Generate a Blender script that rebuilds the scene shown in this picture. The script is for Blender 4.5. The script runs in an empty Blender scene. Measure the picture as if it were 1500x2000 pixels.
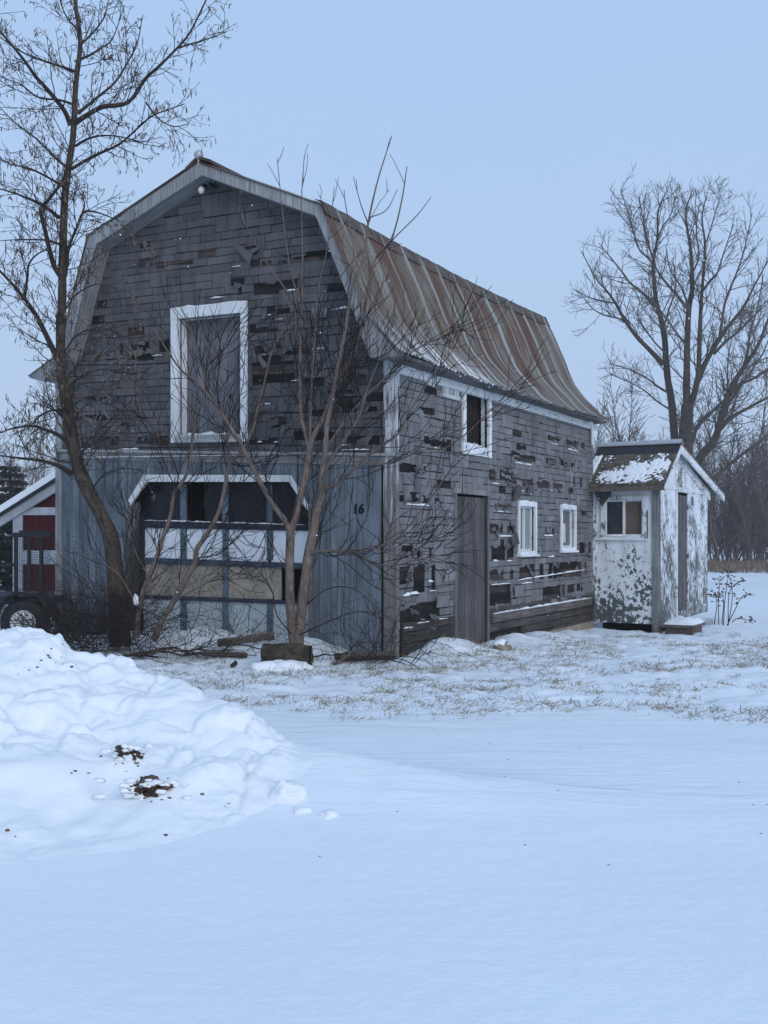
import bpy, math, random
from mathutils import Vector, noise, Matrix

# ------------------------------------------------------------------ camera, sky, sun, exposure
S = bpy.context.scene
C = S.collection
EYE = 1.42                      # phone held at chest height above the snow
FPX, HOR = 2000.0, 1055.0       # focal length and horizon row, in pixels of the 1500 x 2000 photograph
cam = bpy.data.objects.new("camera", bpy.data.cameras.new("camera"))
C.objects.link(cam)
cam.location = (0, 0, EYE)
cam.rotation_euler = (math.radians(90), 0, 0)
cam.data.sensor_fit = 'VERTICAL'
cam.data.sensor_height = 36
cam.data.lens = 36 * FPX / 2000
cam.data.shift_y = (HOR - 1000) / 2000
cam.data.clip_start = 0.1
cam.data.clip_end = 3000
S.camera = cam

SUN_DIR = Vector((0.40, -0.86, 0.38)).normalized()      # towards the sun: behind the camera, to the right
world = bpy.data.worlds.new("World")
S.world = world
world.use_nodes = True
wn = world.node_tree
wn.nodes.clear()
sky = wn.nodes.new('ShaderNodeTexSky')
sky.sky_type = 'NISHITA'
sky.sun_disc = False
sky.sun_elevation = math.asin(SUN_DIR.z)
sky.sun_rotation = math.atan2(SUN_DIR.x, SUN_DIR.y)
tc = wn.nodes.new('ShaderNodeTexCoord')
sep = wn.nodes.new('ShaderNodeSeparateXYZ')
wn.links.new(tc.outputs['Generated'], sep.inputs[0])
ns = wn.nodes.new('ShaderNodeTexNoise')
ns.inputs['Scale'].default_value = 1.6
ns.inputs['Detail'].default_value = 4
wn.links.new(tc.outputs['Generated'], ns.inputs['Vector'])
madd = wn.nodes.new('ShaderNodeMath')
madd.operation = 'MULTIPLY_ADD'
madd.inputs[1].default_value = 0.20
wn.links.new(ns.outputs['Fac'], madd.inputs[0])
wn.links.new(sep.outputs['Z'], madd.inputs[2])
rmp = wn.nodes.new('ShaderNodeValToRGB')
els = rmp.color_ramp.elements
els[0].position = 0.05
els[0].color = (.525, .665, .90, 1)
els[1].position = 0.70
els[1].color = (.425, .63, .955, 1)
wn.links.new(madd.outputs[0], rmp.inputs[0])
sc10 = wn.nodes.new('ShaderNodeVectorMath')
sc10.operation = 'SCALE'
sc10.inputs['Scale'].default_value = 10
wn.links.new(rmp.outputs[0], sc10.inputs[0])
mx = wn.nodes.new('ShaderNodeMix')
mx.data_type = 'RGBA'
mx.inputs[0].default_value = 0.93
wn.links.new(sky.outputs[0], mx.inputs[6])
wn.links.new(sc10.outputs[0], mx.inputs[7])
bg = wn.nodes.new('ShaderNodeBackground')
bg.inputs['Strength'].default_value = 0.1
wn.links.new(mx.outputs[2], bg.inputs[0])
wo = wn.nodes.new('ShaderNodeOutputWorld')
wn.links.new(bg.outputs[0], wo.inputs[0])

sl = bpy.data.lights.new("sun", 'SUN')
sl.energy = 1.25
sl.angle = math.radians(40)
sl.color = (1, .97, .93)
so = bpy.data.objects.new("sun", sl)
C.objects.link(so)
so.rotation_euler = (-SUN_DIR).to_track_quat('-Z', 'Y').to_euler()

S.view_settings.view_transform = 'Standard'
S.view_settings.look = 'None'
S.view_settings.exposure = 0
S.view_settings.gamma = 1

# ------------------------------------------------------------------ mesh helpers
Z = Vector((0, 0, 1))
rnd = random.Random(7)


class MB:
    def __init__(s):
        s.v, s.f, s.uv, s.col, s.sm = [], [], [], [], []

    def face(s, pts, uvs=None, col=1.0, smooth=False):
        b = len(s.v)
        s.v.extend(pts)
        s.f.append(tuple(range(b, b + len(pts))))
        s.uv.append(uvs or [(p[0] + p[1], p[2]) for p in pts])
        s.col.append(col)
        s.sm.append(smooth)

    def grid(s, rows, uvf=None, col=1.0, smooth=True, close=False):
        b = len(s.v)
        n = len(rows[0])
        for r in rows:
            s.v.extend(r)
        for i in range(len(rows) - 1):
            for j in range(n if close else n - 1):
                k = (j + 1) % n
                s.f.append((b + i * n + j, b + i * n + k, b + (i + 1) * n + k, b + (i + 1) * n + j))
                if uvf:
                    s.uv.append([uvf(i, j), uvf(i, j + 1), uvf(i + 1, j + 1), uvf(i + 1, j)])
                else:
                    s.uv.append([(j, i), (j + 1, i), (j + 1, i + 1), (j, i + 1)])
                s.col.append(col)
                s.sm.append(smooth)

    def tube(s, pts, r0, r1, n=5, col=1.0, cap=False, rough=0.0):
        m = len(pts)
        d = (pts[1] - pts[0]).normalized()
        a = d.orthogonal().normalized()
        rows = []
        L = 0
        Ls = []
        for i, p in enumerate(pts):
            if i < m - 1:
                nd = (pts[i + 1] - p)
                if nd.length > 1e-9:
                    d = nd.normalized()
            if i:
                L += (p - pts[i - 1]).length
            Ls.append(L)
            a = (a - d * a.dot(d))
            a = a.normalized() if a.length > 1e-6 else d.orthogonal().normalized()
            b = d.cross(a)
            t = i / (m - 1)
            r = r0 + (r1 - r0) * t
            ring = []
            for k in range(n):
                q = 2 * math.pi * k / n
                rr = r
                if rough:
                    rr = r * (1 + rough * noise.noise(Vector((p.x * 4 + math.cos(q) * 2, p.y * 4 + math.sin(q) * 2, p.z * 3))))
                ring.append(p + a * (math.cos(q) * rr) + b * (math.sin(q) * rr))
            rows.append(ring)
        s.grid(rows, lambda i, j: (j / n * .3, Ls[i]), col, True, True)
        if cap:
            s.face(rows[-1], None, col)
            s.face(rows[0][::-1], None, col)

    def blob(s, c, r, seed=0, sub=(10, 7), amp=.3, col=1.0):
        rows = []
        nu, nv = sub
        for i in range(nv + 1):
            th = math.pi * i / nv
            row = []
            for j in range(nu):
                ph = 2 * math.pi * j / nu
                q = Vector((math.sin(th) * math.cos(ph), math.sin(th) * math.sin(ph), math.cos(th)))
                k = 1 + amp * noise.noise(q * 1.7 + Vector((seed, seed * 2.3, 0)))
                row.append(Vector((c[0] + q.x * r[0] * k, c[1] + q.y * r[1] * k, c[2] + q.z * r[2] * k)))
            rows.append(row)
        s.grid(rows, None, col, True, True)

    def build(s, name, mat, parent=None, base=None):
        o = None
        org = Vector((0, 0, 0))
        p = parent
        while p is not None:
            org = org + p.location
            p = p.parent
        loc = Vector((0, 0, 0))
        if parent is None and base is not None:
            org = Vector(base)
            loc = org
        me = bpy.data.meshes.new(name)
        me.from_pydata([(q[0] - org[0], q[1] - org[1], q[2] - org[2]) for q in s.v], [], s.f)
        uvl = me.uv_layers.new(name="UVMap")
        flat = []
        for u in s.uv:
            for t in u:
                flat.extend((t[0], t[1]))
        uvl.data.foreach_set("uv", flat)
        ca = me.color_attributes.new("Col", 'FLOAT_COLOR', 'CORNER')
        cf = []
        for f, c_ in zip(s.f, s.col):
            t = (c_, c_, c_, 1.0) if not isinstance(c_, tuple) else (c_[0], c_[1], c_[2], 1.0)
            cf.extend(t * len(f))
        ca.data.foreach_set("color", cf)
        me.polygons.foreach_set("use_smooth", s.sm)
        me.materials.append(mat)
        me.update()
        o = bpy.data.objects.new(name, me)
        C.objects.link(o)
        o.location = loc
        if parent is not None:
            o.parent = parent
        return o


def tag(o, label=None, cat=None, group=None, kind=None):
    if label: o["label"] = label
    if cat: o["category"] = cat
    if group: o["group"] = group
    if kind: o["kind"] = kind
    return o


def thing(name, label, cat, loc, group=None):
    o = bpy.data.objects.new(name, None)
    C.objects.link(o)
    o.location = loc
    o.empty_display_size = .2
    return tag(o, label, cat, group)


def P(px, py, Y):
    return Vector(((px - 750) / FPX * Y, Y, EYE - (py - HOR) / FPX * Y))


class Frame:
    """vertical plane: origin O, horizontal direction D, outward normal N"""

    def __init__(s, O, D, N):
        s.O, s.D, s.N = Vector(O), Vector(D).normalized(), Vector(N).normalized()

    def pt(s, a, z, d=0.0):
        q = s.O + s.D * a + s.N * d
        return Vector((q.x, q.y, s.O.z + z))

    def un(s, px, py, d=0.0):
        o = s.O + s.N * d
        rx = (px - 750) / FPX
        a = (rx * o.y - o.x) / (s.D.x - rx * s.D.y)
        y = o.y + a * s.D.y
        return (a, EYE - (py - HOR) / FPX * y - s.O.z)

    def prism(s, mb, pts, d0, d1, col=1.0, back=False):
        n = len(pts)
        ar = sum(pts[i][0] * pts[(i + 1) % n][1] - pts[(i + 1) % n][0] * pts[i][1] for i in range(n))
        flip = (s.D.cross(Z).dot(s.N) > 0) != (ar > 0)
        q = pts[::-1] if flip else pts
        F = [s.pt(a, z, d1) for a, z in q]
        B = [s.pt(a, z, d0) for a, z in q]
        mb.face(F, [(a, z) for a, z in q], col)
        if back:
            mb.face(B[::-1], [(a, z) for a, z in q[::-1]], col)
        for i in range(n):
            j = (i + 1) % n
            e = math.hypot(q[j][0] - q[i][0], q[j][1] - q[i][1])
            if abs(q[j][0] - q[i][0]) > abs(q[j][1] - q[i][1]):
                uv = [(q[i][0], q[i][1] + d0), (q[j][0], q[j][1] + d0), (q[j][0], q[j][1] + d1), (q[i][0], q[i][1] + d1)]
            else:
                uv = [(q[i][0] + d0, q[i][1]), (q[j][0] + d0, q[j][1]), (q[j][0] + d1, q[j][1]), (q[i][0] + d1, q[i][1])]
            mb.face([B[i], B[j], F[j], F[i]], uv, col)

    def box(s, mb, a0, a1, z0, z1, d0, d1, col=1.0, k=0.0, back=False):
        s.prism(mb, [(a0, z0 + k * a0), (a1, z0 + k * a1), (a1, z1 + k * a1), (a0, z1 + k * a0)], d0, d1, col, back)

    def pxp(s, mb, px, d0, d1, ref=None, col=1.0, back=False):
        s.prism(mb, [s.un(x, y, d1 if ref is None else ref) for x, y in px], d0, d1, col, back)


def clip(poly, conv):
    n = len(conv)
    ar = sum(conv[i][0] * conv[(i + 1) % n][1] - conv[(i + 1) % n][0] * conv[i][1] for i in range(n))
    sg = 1 if ar > 0 else -1
    out = poly
    for i in range(n):
        a, b = conv[i], conv[(i + 1) % n]
        inp, out = out, []
        if not inp: break
        f = lambda p: sg * ((b[0] - a[0]) * (p[1] - a[1]) - (b[1] - a[1]) * (p[0] - a[0]))
        for j in range(len(inp)):
            p, q = inp[j], inp[(j + 1) % len(inp)]
            fp, fq = f(p), f(q)
            if fp >= 0: out.append(p)
            if (fp >= 0) != (fq >= 0):
                t = fp / (fp - fq)
                out.append((p[0] + (q[0] - p[0]) * t, p[1] + (q[1] - p[1]) * t))
    return out


def rect_sub(r, h):
    """rect r minus rect h -> list of rects (a0,a1,z0,z1)"""
    a0, a1, z0, z1 = r
    b0, b1, y0, y1 = h
    if b0 >= a1 or b1 <= a0 or y0 >= z1 or y1 <= z0: return [r]
    o = []
    if b0 > a0: o.append((a0, b0, z0, z1))
    if b1 < a1: o.append((b1, a1, z0, z1))
    m0, m1 = max(a0, b0), min(a1, b1)
    if y0 > z0: o.append((m0, m1, z0, y0))
    if y1 < z1: o.append((m0, m1, y1, z1))
    return o


def crom(pts, n):
    """Catmull-Rom through pts, n samples per span"""
    q = [pts[0] * 2 - pts[1]] + list(pts) + [pts[-1] * 2 - pts[-2]]
    out = []
    for i in range(1, len(q) - 2):
        p0, p1, p2, p3 = q[i - 1], q[i], q[i + 1], q[i + 2]
        for k in range(n):
            t = k / n
            out.append(.5 * ((2 * p1) + (p2 - p0) * t + (2 * p0 - 5 * p1 + 4 * p2 - p3) * t * t + (3 * p1 - p0 - 3 * p2 + p3) * t ** 3))
    out.append(pts[-1].copy())
    return out


# ------------------------------------------------------------------ materials
class NB:
    def __init__(s, name, rough=.8, spec=.3):
        s.m = bpy.data.materials.new(name)
        s.m.use_nodes = True
        s.t = s.m.node_tree
        s.b = s.t.nodes['Principled BSDF']
        s.b.inputs['Roughness'].default_value = rough
        s.b.inputs['Specular IOR Level'].default_value = spec

    def put(s, sock, v):
        if isinstance(v, bpy.types.NodeSocket):
            s.t.links.new(v, sock)
        elif isinstance(v, tuple) and len(v) == 3 and sock.type == 'RGBA':
            sock.default_value = (*v, 1)
        else:
            sock.default_value = v

    def uv(s, scale=(1, 1, 1), obj=False):
        n = s.t.nodes.new('ShaderNodeTexCoord')
        m = s.t.nodes.new('ShaderNodeMapping')
        m.inputs['Scale'].default_value = scale
        s.t.links.new(n.outputs['Object' if obj else 'UV'], m.inputs[0])
        return m.outputs[0]

    def noise(s, vec, scale=1, detail=5, rough=.6, dist=0):
        n = s.t.nodes.new('ShaderNodeTexNoise')
        s.put(n.inputs['Vector'], vec)
        n.inputs['Scale'].default_value = scale
        n.inputs['Detail'].default_value = detail
        n.inputs['Roughness'].default_value = rough
        n.inputs['Distortion'].default_value = dist
        return n.outputs['Fac']

    def voro(s, vec, scale=1, feature='F1'):
        n = s.t.nodes.new('ShaderNodeTexVoronoi')
        n.feature = feature
        s.put(n.inputs['Vector'], vec)
        n.inputs['Scale'].default_value = scale
        return n

    def ramp(s, f, stops):
        n = s.t.nodes.new('ShaderNodeValToRGB')
        e = n.color_ramp.elements
        while len(e) < len(stops): e.new(.5)
        for i, (p, c) in enumerate(stops):
            e[i].position = p
            e[i].color = (*c, 1) if isinstance(c, tuple) else (c, c, c, 1)
        s.put(n.inputs[0], f)
        return n.outputs[0]

    def math(s, op, a, b=0.0, c=0.0, clamp=False):
        n = s.t.nodes.new('ShaderNodeMath')
        n.operation = op
        n.use_clamp = clamp
        s.put(n.inputs[0], a)
        s.put(n.inputs[1], b)
        s.put(n.inputs[2], c)
        return n.outputs[0]

    def mix(s, f, a, b, mode='MIX'):
        n = s.t.nodes.new('ShaderNodeMix')
        n.data_type = 'RGBA'
        n.blend_type = mode
        s.put(n.inputs[0], f)
        s.put(n.inputs[6], a)
        s.put(n.inputs[7], b)
        return n.outputs[2]

    def sep(s, vec):
        n = s.t.nodes.new('ShaderNodeSeparateXYZ')
        s.put(n.inputs[0], vec)
        return n.outputs

    def attr(s):
        n = s.t.nodes.new('ShaderNodeAttribute')
        n.attribute_name = 'Col'
        return n.outputs['Color']

    def bump(s, h, strength=.4, dist=.01):
        n = s.t.nodes.new('ShaderNodeBump')
        n.inputs['Strength'].default_value = strength
        n.inputs['Distance'].default_value = dist
        s.put(n.inputs['Height'], h)
        s.t.links.new(n.outputs[0], s.b.inputs['Normal'])

    def done(s, col, rough=None):
        s.put(s.b.inputs['Base Color'], col)
        if rough is not None: s.put(s.b.inputs['Roughness'], rough)
        return s.m


def m_wood(name, dark, mid, light, grain=(45, 1.6), stain=.5, attr=True, spec=.2):
    b = NB(name, .85, spec)
    g = b.noise(b.uv((grain[0], grain[1], 1)), 1, 6, .65, .3)
    c = b.ramp(g, [(.3, dark), (.5, mid), (.72, light)])
    big = b.noise(b.uv((2.1, 1.3, 1)), 1, 4, .6)
    c = b.mix(stain, c, b.mix(1.0, c, b.ramp(big, [(.32, .45), (.62, 1.15)]), 'MULTIPLY'))
    if attr: c = b.mix(1.0, c, b.attr(), 'MULTIPLY')
    b.bump(g, .5, .006)
    return b.done(c)


def m_paint(name, paint, under, amount=.42, grain=(14, 5), zgrad=None, rough=.6, soft=.02, stain=.25):
    """old paint that has flaked off in patches; zgrad = (z0, gain) for more wear lower down"""
    b = NB(name, rough, .25)
    uv = b.uv((grain[0], grain[1], 1))
    n1 = b.noise(uv, 1, 8, .68, .4)
    n2 = b.noise(b.uv((1.7, 1.4, 1)), 1, 3, .5)
    f = b.math('ADD', n1, b.math('MULTIPLY', b.math('SUBTRACT', n2, .5), .55))
    if zgrad:
        z = b.sep(b.uv())[1]
        f = b.math('ADD', f, b.math('MULTIPLY', b.math('SUBTRACT', z, zgrad[0]), zgrad[1]))
    msk = b.ramp(f, [(amount - soft, 1.0), (amount + soft, 0.0)])
    sp = b.noise(b.uv((grain[0] * 3.2, grain[1] * 3.0, 1)), 1, 4, .6, .3)
    msk = b.math('MAXIMUM', msk, b.ramp(b.math('ADD', sp, b.math('MULTIPLY', b.math('SUBTRACT', n2, .5), .3)), [(.325, 1.0), (.345, 0.0)]))
    st = b.noise(b.uv((5, 1.2, 1)), 1, 5, .6)
    pc = b.mix(1.0, paint, b.ramp(st, [(.3, 1 - stain), (.6, 1.0)]), 'MULTIPLY')
    g = b.noise(b.uv((50, 2, 1)), 1, 5, .6)
    uc = b.mix(1.0, under, b.ramp(g, [(.3, .5), (.7, 1.25)]), 'MULTIPLY')
    c = b.mix(msk, pc, uc)
    c = b.mix(1.0, c, b.attr(), 'MULTIPLY')
    b.bump(b.math('SUBTRACT', 1.0, msk), .5, .003)
    return b.done(c)


def m_flat(name, col, rough=.8, var=.3, scale=8, spec=.3, metal=0, attr=True):
    b = NB(name, rough, spec)
    n = b.noise(b.uv((1, 1, 1), True), scale, 5, .6)
    c = b.mix(1.0, col, b.ramp(n, [(.3, 1 - var), (.7, 1 + var)]), 'MULTIPLY')
    if attr: c = b.mix(1.0, c, b.attr(), 'MULTIPLY')
    b.b.inputs['Metallic'].default_value = metal
    b.bump(n, .3, .004)
    return b.done(c)


def m_snow(name, ripples=False):
    b = NB(name, .55, .25)
    n1 = b.noise(b.uv((1, 1, 1), True), 9, 6, .6)
    n2 = b.noise(b.uv((1, 1, 1), True), 60, 3, .6)
    h = b.math('ADD', n1, b.math('MULTIPLY', n2, .25))
    if ripples:
        n3 = b.noise(b.uv((1.1, 6.5, 1), True), 1, 6, .62, .6)
        n4 = b.noise(b.uv((.25, .5, 1), True), 1, 3, .5)
        yo = b.math('MULTIPLY', b.sep(b.uv((1, 1, 1), True))[1], .1)
        near = b.ramp(yo, [(.46, .12), (.60, 1.0)])
        h = b.math('ADD', b.math('MULTIPLY', h, .5), b.math('MULTIPLY', near, b.math('MULTIPLY', n3, b.ramp(n4, [(.38, .1), (.65, 2.6)]))))
        c = b.mix(1.0, (.86, .892, .925), b.ramp(b.noise(b.uv((.5, .9, 1), True), 1, 4, .5), [(.3, .965), (.65, 1.02)]), 'MULTIPLY')
    else:
        c = (.89, .905, .92)
    b.bump(h, .55, .03 if ripples else .02)
    return b.done(c)


def m_shingle(name, col):
    b = NB(name, .92, .15)
    n = b.noise(b.uv((1, 1, 1)), 90, 3, .7)
    w = b.noise(b.uv((5, 1.5, 1)), 1, 5, .6)
    c = b.mix(1.0, col, b.attr(), 'MULTIPLY')
    c = b.mix(1.0, c, b.ramp(n, [(.3, .72), (.7, 1.28)]), 'MULTIPLY')
    c = b.mix(1.0, c, b.ramp(w, [(.32, .68), (.62, 1.12)]), 'MULTIPLY')
    b.bump(n, .4, .003)
    return b.done(c)


def m_roof(name):
    b = NB(name, .6, .35)
    u, sl_ = b.sep(b.uv())[0], b.sep(b.uv())[1]
    fine = b.noise(b.uv((75, .8, 1)), 1, 4, .65)
    mid = b.noise(b.uv((15, .35, 1)), 1, 4, .6)
    patch = b.noise(b.uv((1.5, 1.1, 1)), 1, 6, .62)
    grit = b.noise(b.uv((22, 40, 1)), 1, 4, .65)
    c = b.ramp(b.math('ADD', b.math('MULTIPLY', fine, .6), b.math('MULTIPLY', mid, .4)), [(.36, (.07, .058, .045)), (.5, (.15, .13, .102)), (.64, (.28, .265, .235))])
    rf = b.math('ADD', b.math('ADD', b.math('MULTIPLY', patch, .62), b.math('MULTIPLY', mid, .42)), b.math('ADD', b.math('MULTIPLY', grit, .10), b.math('MULTIPLY', b.math('SUBTRACT', .4, sl_), .08)))
    rust = b.ramp(rf, [(.545, 0.0), (.60, 1.0)])
    c = b.mix(rust, c, b.mix(fine, (.055, .026, .019), (.15, .076, .047)))
    # narrow pale ribs every third of a metre
    fr = b.math('FRACT', b.math('DIVIDE', u, .53))
    rib = b.ramp(fr, [(.0, 0.0), (.02, 1.0), (.12, 1.0), (.15, 0.0)])
    rn = b.ramp(b.noise(b.uv((1.9, .5, 1)), 1, 3, .5), [(.38, .15), (.58, .95)])
    c = b.mix(b.math('MULTIPLY', rib, rn), c, (.32, .33, .33))
    dk = b.ramp(fr, [(.145, 0.0), (.16, .6), (.20, 0.0)])
    c = b.mix(dk, c, (.05, .042, .036))
    nsn = b.noise(b.uv((26, 1.4, 1)), 1, 4, .6)
    low = b.ramp(sl_, [(.66, 0.0), (.86, 1.0)])
    al = b.ramp(b.math('MULTIPLY', u, .125), [(.05, .55), (.16, 1.0), (.40, .0)])
    sm = b.math('MULTIPLY', b.math('MULTIPLY', low, al), b.ramp(nsn, [(.50, 0.0), (.55, 1.0)]))
    c = b.mix(sm, c, (.82, .83, .85))
    b.bump(grit, .25, .004)
    return b.done(c)


def m_glass(name, col=(.02, .022, .028), rough=.12):
    b = NB(name, rough, .6)
    n = b.noise(b.uv((6, 3, 1)), 1, 5, .6)
    c = b.mix(1.0, col, b.ramp(n, [(.3, .6), (.7, 1.8)]), 'MULTIPLY')
    return b.done(c, b.ramp(n, [(.3, rough), (.7, rough + .3)]))


def m_bark(name, dark, light, sc=1.0):
    b = NB(name, .95, .1)
    n = b.noise(b.uv((26 * sc, 7 * sc, 1)), 1, 6, .7, .5)
    n2 = b.noise(b.uv((1, 1, 1), True), 2.2, 4, .6)
    c = b.ramp(n, [(.35, dark), (.66, light)])
    c = b.mix(1.0, c, b.ramp(n2, [(.3, .65), (.7, 1.25)]), 'MULTIPLY')
    c = b.mix(1.0, c, b.attr(), 'MULTIPLY')
    b.bump(n, .7, .01)
    return b.done(c)


SNOW = m_snow("snow")
GROUND = m_snow("ground_snow", True)
SHG = m_shingle("asphalt_shingle", (.168, .166, .172))
BACK = m_wood("bare_sheathing", (.008, .007, .0065), (.016, .013, .012), (.045, .036, .031), (2, 40), .7)
PLANK = m_wood("blue_grey_board", (.085, .085, .09), (.15, .175, .205), (.24, .275, .32), (34, 1.1), .6)
DOORW = m_wood("weathered_board", (.07, .054, .046), (.14, .11, .095), (.24, .20, .175), (38, 1.3), .6)
GREYW = m_wood("grey_trim_board", (.15, .145, .14), (.29, .29, .29), (.45, .45, .45), (30, 1.5), .5)
GREYH = m_wood("grey_trim_board_level", (.20, .195, .19), (.37, .37, .37), (.52, .52, .52), (1.5, 34), .5)
WHITE = m_paint("old_white_paint", (.82, .83, .85), (.24, .22, .20), .32, (26, 3), None, .6, .03)
WHITEH = m_paint("old_white_paint_level", (.74, .76, .78), (.27, .25, .23), .39, (3, 26), None, .6, .04)
CORNER = m_paint("flaking_corner_paint", (.64, .66, .69), (.20, .18, .17), .565, (30, 1.8), (2.0, .1), .7, .05)
SHEDW = m_paint("flaked_shed_paint", (.78, .81, .85), (.095, .11, .11), .42, (14, 11), (.9, .15), .6, .012)
SHEDD = m_paint("flaked_shed_paint_coarse", (.78, .81, .85), (.13, .13, .125), .485, (20, 7), (1.3, .05), .6, .015)
ROOF = m_roof("rusted_corrugated_metal")
RUST = m_flat("rusty_flashing", (.085, .062, .05), .7, .7, 7)
GLASS = m_glass("dirty_window_glass")
GLASSD = m_glass("dark_garage_glass", (.007, .009, .014), .15)
GLASSD.node_tree.nodes["Principled BSDF"].inputs["Specular IOR Level"].default_value = .2
DOORBLUE = m_wood("faded_blue_frame", (.06, .075, .10), (.12, .15, .19), (.22, .26, .31), (30, 4), .6)
DARKBLUE = m_wood("dark_blue_frame", (.016, .02, .03), (.04, .05, .07), (.09, .105, .135), (4, 30), .6)
PANELW = m_flat("white_panel", (.82, .84, .88), .6, .16, 2.2)
PANELT = m_wood("tan_panel", (.30, .25, .20), (.42, .36, .29), (.52, .46, .38), (6, 9), .7)
PANELG = m_paint("pale_green_panel", (.52, .57, .59), (.17, .165, .16), .40, (7, 7), (.25, .3), .7, .05)
BLACK = m_flat("black_paint", (.012, .012, .014), .45, .3, 10)
CONC = m_flat("old_concrete", (.27, .225, .17), .9, .4, 6)
BARKD = m_bark("dark_bark", (.035, .027, .022), (.115, .09, .072))
BARKT = m_bark("twig_bark", (.03, .023, .021), (.075, .058, .05))
BARKS = m_bark("sapling_bark", (.10, .074, .062), (.24, .188, .16), 1.3)
BARKST = m_bark("sapling_twig_bark", (.018, .013, .013), (.05, .036, .034))
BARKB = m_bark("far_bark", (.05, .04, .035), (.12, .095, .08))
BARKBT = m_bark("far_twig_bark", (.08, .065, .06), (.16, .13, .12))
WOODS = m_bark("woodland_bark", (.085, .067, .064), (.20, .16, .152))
SEED = m_flat("dry_seeds", (.15, .105, .08), .9, .4, 14)
GRASS = m_flat("dead_grass", (.33, .27, .18), .9, .45, 12)
LOGM = m_bark("log_bark", (.025, .02, .015), (.10, .082, .062), 1.0)
REDW = m_wood("red_board", (.042, .006, .008), (.07, .008, .011), (.10, .012, .016), (30, 1.5), .4)
WTRIM = m_flat("white_trim", (.70, .70, .70), .6, .1, 4)
NEEDLE = m_flat("spruce_needles", (.024, .031, .026), .9, .5, 6)
ROOFING = m_flat("mossy_roofing", (.10, .085, .068), .95, .7, 9)
TAR = m_flat("tar_paper", (.028, .027, .03), .8, .5, 12)
DIRT = m_flat("frozen_dirt", (.085, .056, .042), .95, .6, 30)
PAPER = m_flat("paper_sheet", (.62, .55, .47), .9, .1, 6)
CURT = m_wood("green_curtain", (.15, .18, .165), (.26, .30, .28), (.36, .41, .38), (24, .5), .4)
REDC = m_flat("dark_red_cloth", (.05, .012, .014), .9, .4, 6)
BROWNB = m_wood("brown_board", (.07, .055, .045), (.12, .095, .078), (.17, .14, .115), (30, 2), .4)
GALV = m_flat("galvanised_metal", (.42, .42, .42), .45, .2, 9, .5, .3)
WHITEP = m_flat("white_plastic", (.75, .75, .74), .5, .1, 10)

# ------------------------------------------------------------------ layout of the barn
YC = FPX * EYE / (1290 - HOR)                        # distance of the barn's near corner
C0 = Vector(((775 - 750) / FPX * YC, YC, 0))
U = Vector((-1, .575, 0)).normalized()               # along the gable, away from the corner
V = Vector((.575, 1, 0)).normalized()                # along the side wall, away from the corner
GF = Frame(C0, U, -V)
SF = Frame(C0, V, -U)
UW = GF.un(114, 900)[0]
SLEN = SF.un(1158, 900)[0]
K = .034                                             # the old frame has sunk at the near corner


def sstep(a, b, x):
    t = max(0, min(1, (x - a) / (b - a)))
    return t * t * (3 - 2 * t)


def nz(x, y, s=0.0):
    return noise.noise(Vector((x, y, s)))


# ------------------------------------------------------------------ ground
TAIL = [(-2.3, 7.4, .0), (-1.6, 7.0, .10), (-1.2, 6.65, .17), (-.87, 6.3, .22), (-.38, 5.95, .205), (.03, 5.8, .155), (.48, 5.75, .09), (1.1, 5.8, .0)]
def gh(x, y):
    h = -.17 * sstep(12.5, 17.5, y) - .25 * sstep(20, 60, y)
    h += .05 * nz(x * .22, y * .22) * sstep(3, 8, y)
    tuft = sstep(7.4, 9.2, y) * (1 - sstep(16, 24, y)) * sstep(-6.5, -3.5, x)
    h += tuft * (.035 * nz(x * 1.6, y * 2.0, 3) + .034 * nz(x * 3.6, y * 4.6, 5) + .02 * nz(x * 8, y * 9, 6))
    h += .006 * nz(x * 1.2, y * 5.0, 9) * sstep(4, 6, y)
    # drift running out from the snow pile
    best = 0
    for (xa, ya, ha), (xb, yb, hb) in zip(TAIL[:-1], TAIL[1:]):
        dx, dy = xb - xa, yb - ya
        t = max(0, min(1, ((x - xa) * dx + (y - ya) * dy) / (dx * dx + dy * dy)))
        d = math.hypot(x - xa - dx * t, y - ya - dy * t)
        near = (x - xa) * dy - (y - ya) * dx > 0
        best = max(best, (ha + (hb - ha) * t) * math.exp(-(d / (.85 if near else .24)) ** (1.6 if near else 1.3)))
    h += best
    # drifts against the walls
    q = Vector((x, y, 0)) - C0
    u_, v_ = q.dot(U), q.dot(V)
    dg, ds = -v_, -u_
    if -.6 < u_ < UW + .5 and dg > -.5:
        a = .10 + .12 * (nz(u_ * 1.1, 2) + .3)
        h += max(0, a) * math.exp(-((dg - .25) / .55) ** 2) * sstep(.2, 1.0, u_)
        h += .16 * math.exp(-((dg - .05) / .5) ** 2) * math.exp(-((u_ - 2.6) / 1.3) ** 2)
    if -1 < v_ < SLEN + .5 and ds > -.5:
        a = .10 * (nz(v_ * 1.6, 7) + .25)
        h += a * math.exp(-((ds - .3) / .45) ** 2)
        h += (.15 + .10 * nz(x * 2.5, y * 2.5, 8)) * math.exp(-((v_ - .85) / .5) ** 2 - ((ds - .3) / .35) ** 2)
        h += .10 * math.exp(-((v_ - 3.4) / 1.1) ** 2 - ((ds - .3) / .4) ** 2)
    if 0.15 < u_ < UW - .15 and .3 < v_ < SLEN - .1: h = min(h, -.2)
    if -1.6 < u_ < .3 and SLEN - .25 < v_ < SLEN + 3.6: h -= .13 * sstep(-1.6, -1.3, u_) * sstep(SLEN - .25, SLEN + .05, v_)
    return h


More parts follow.
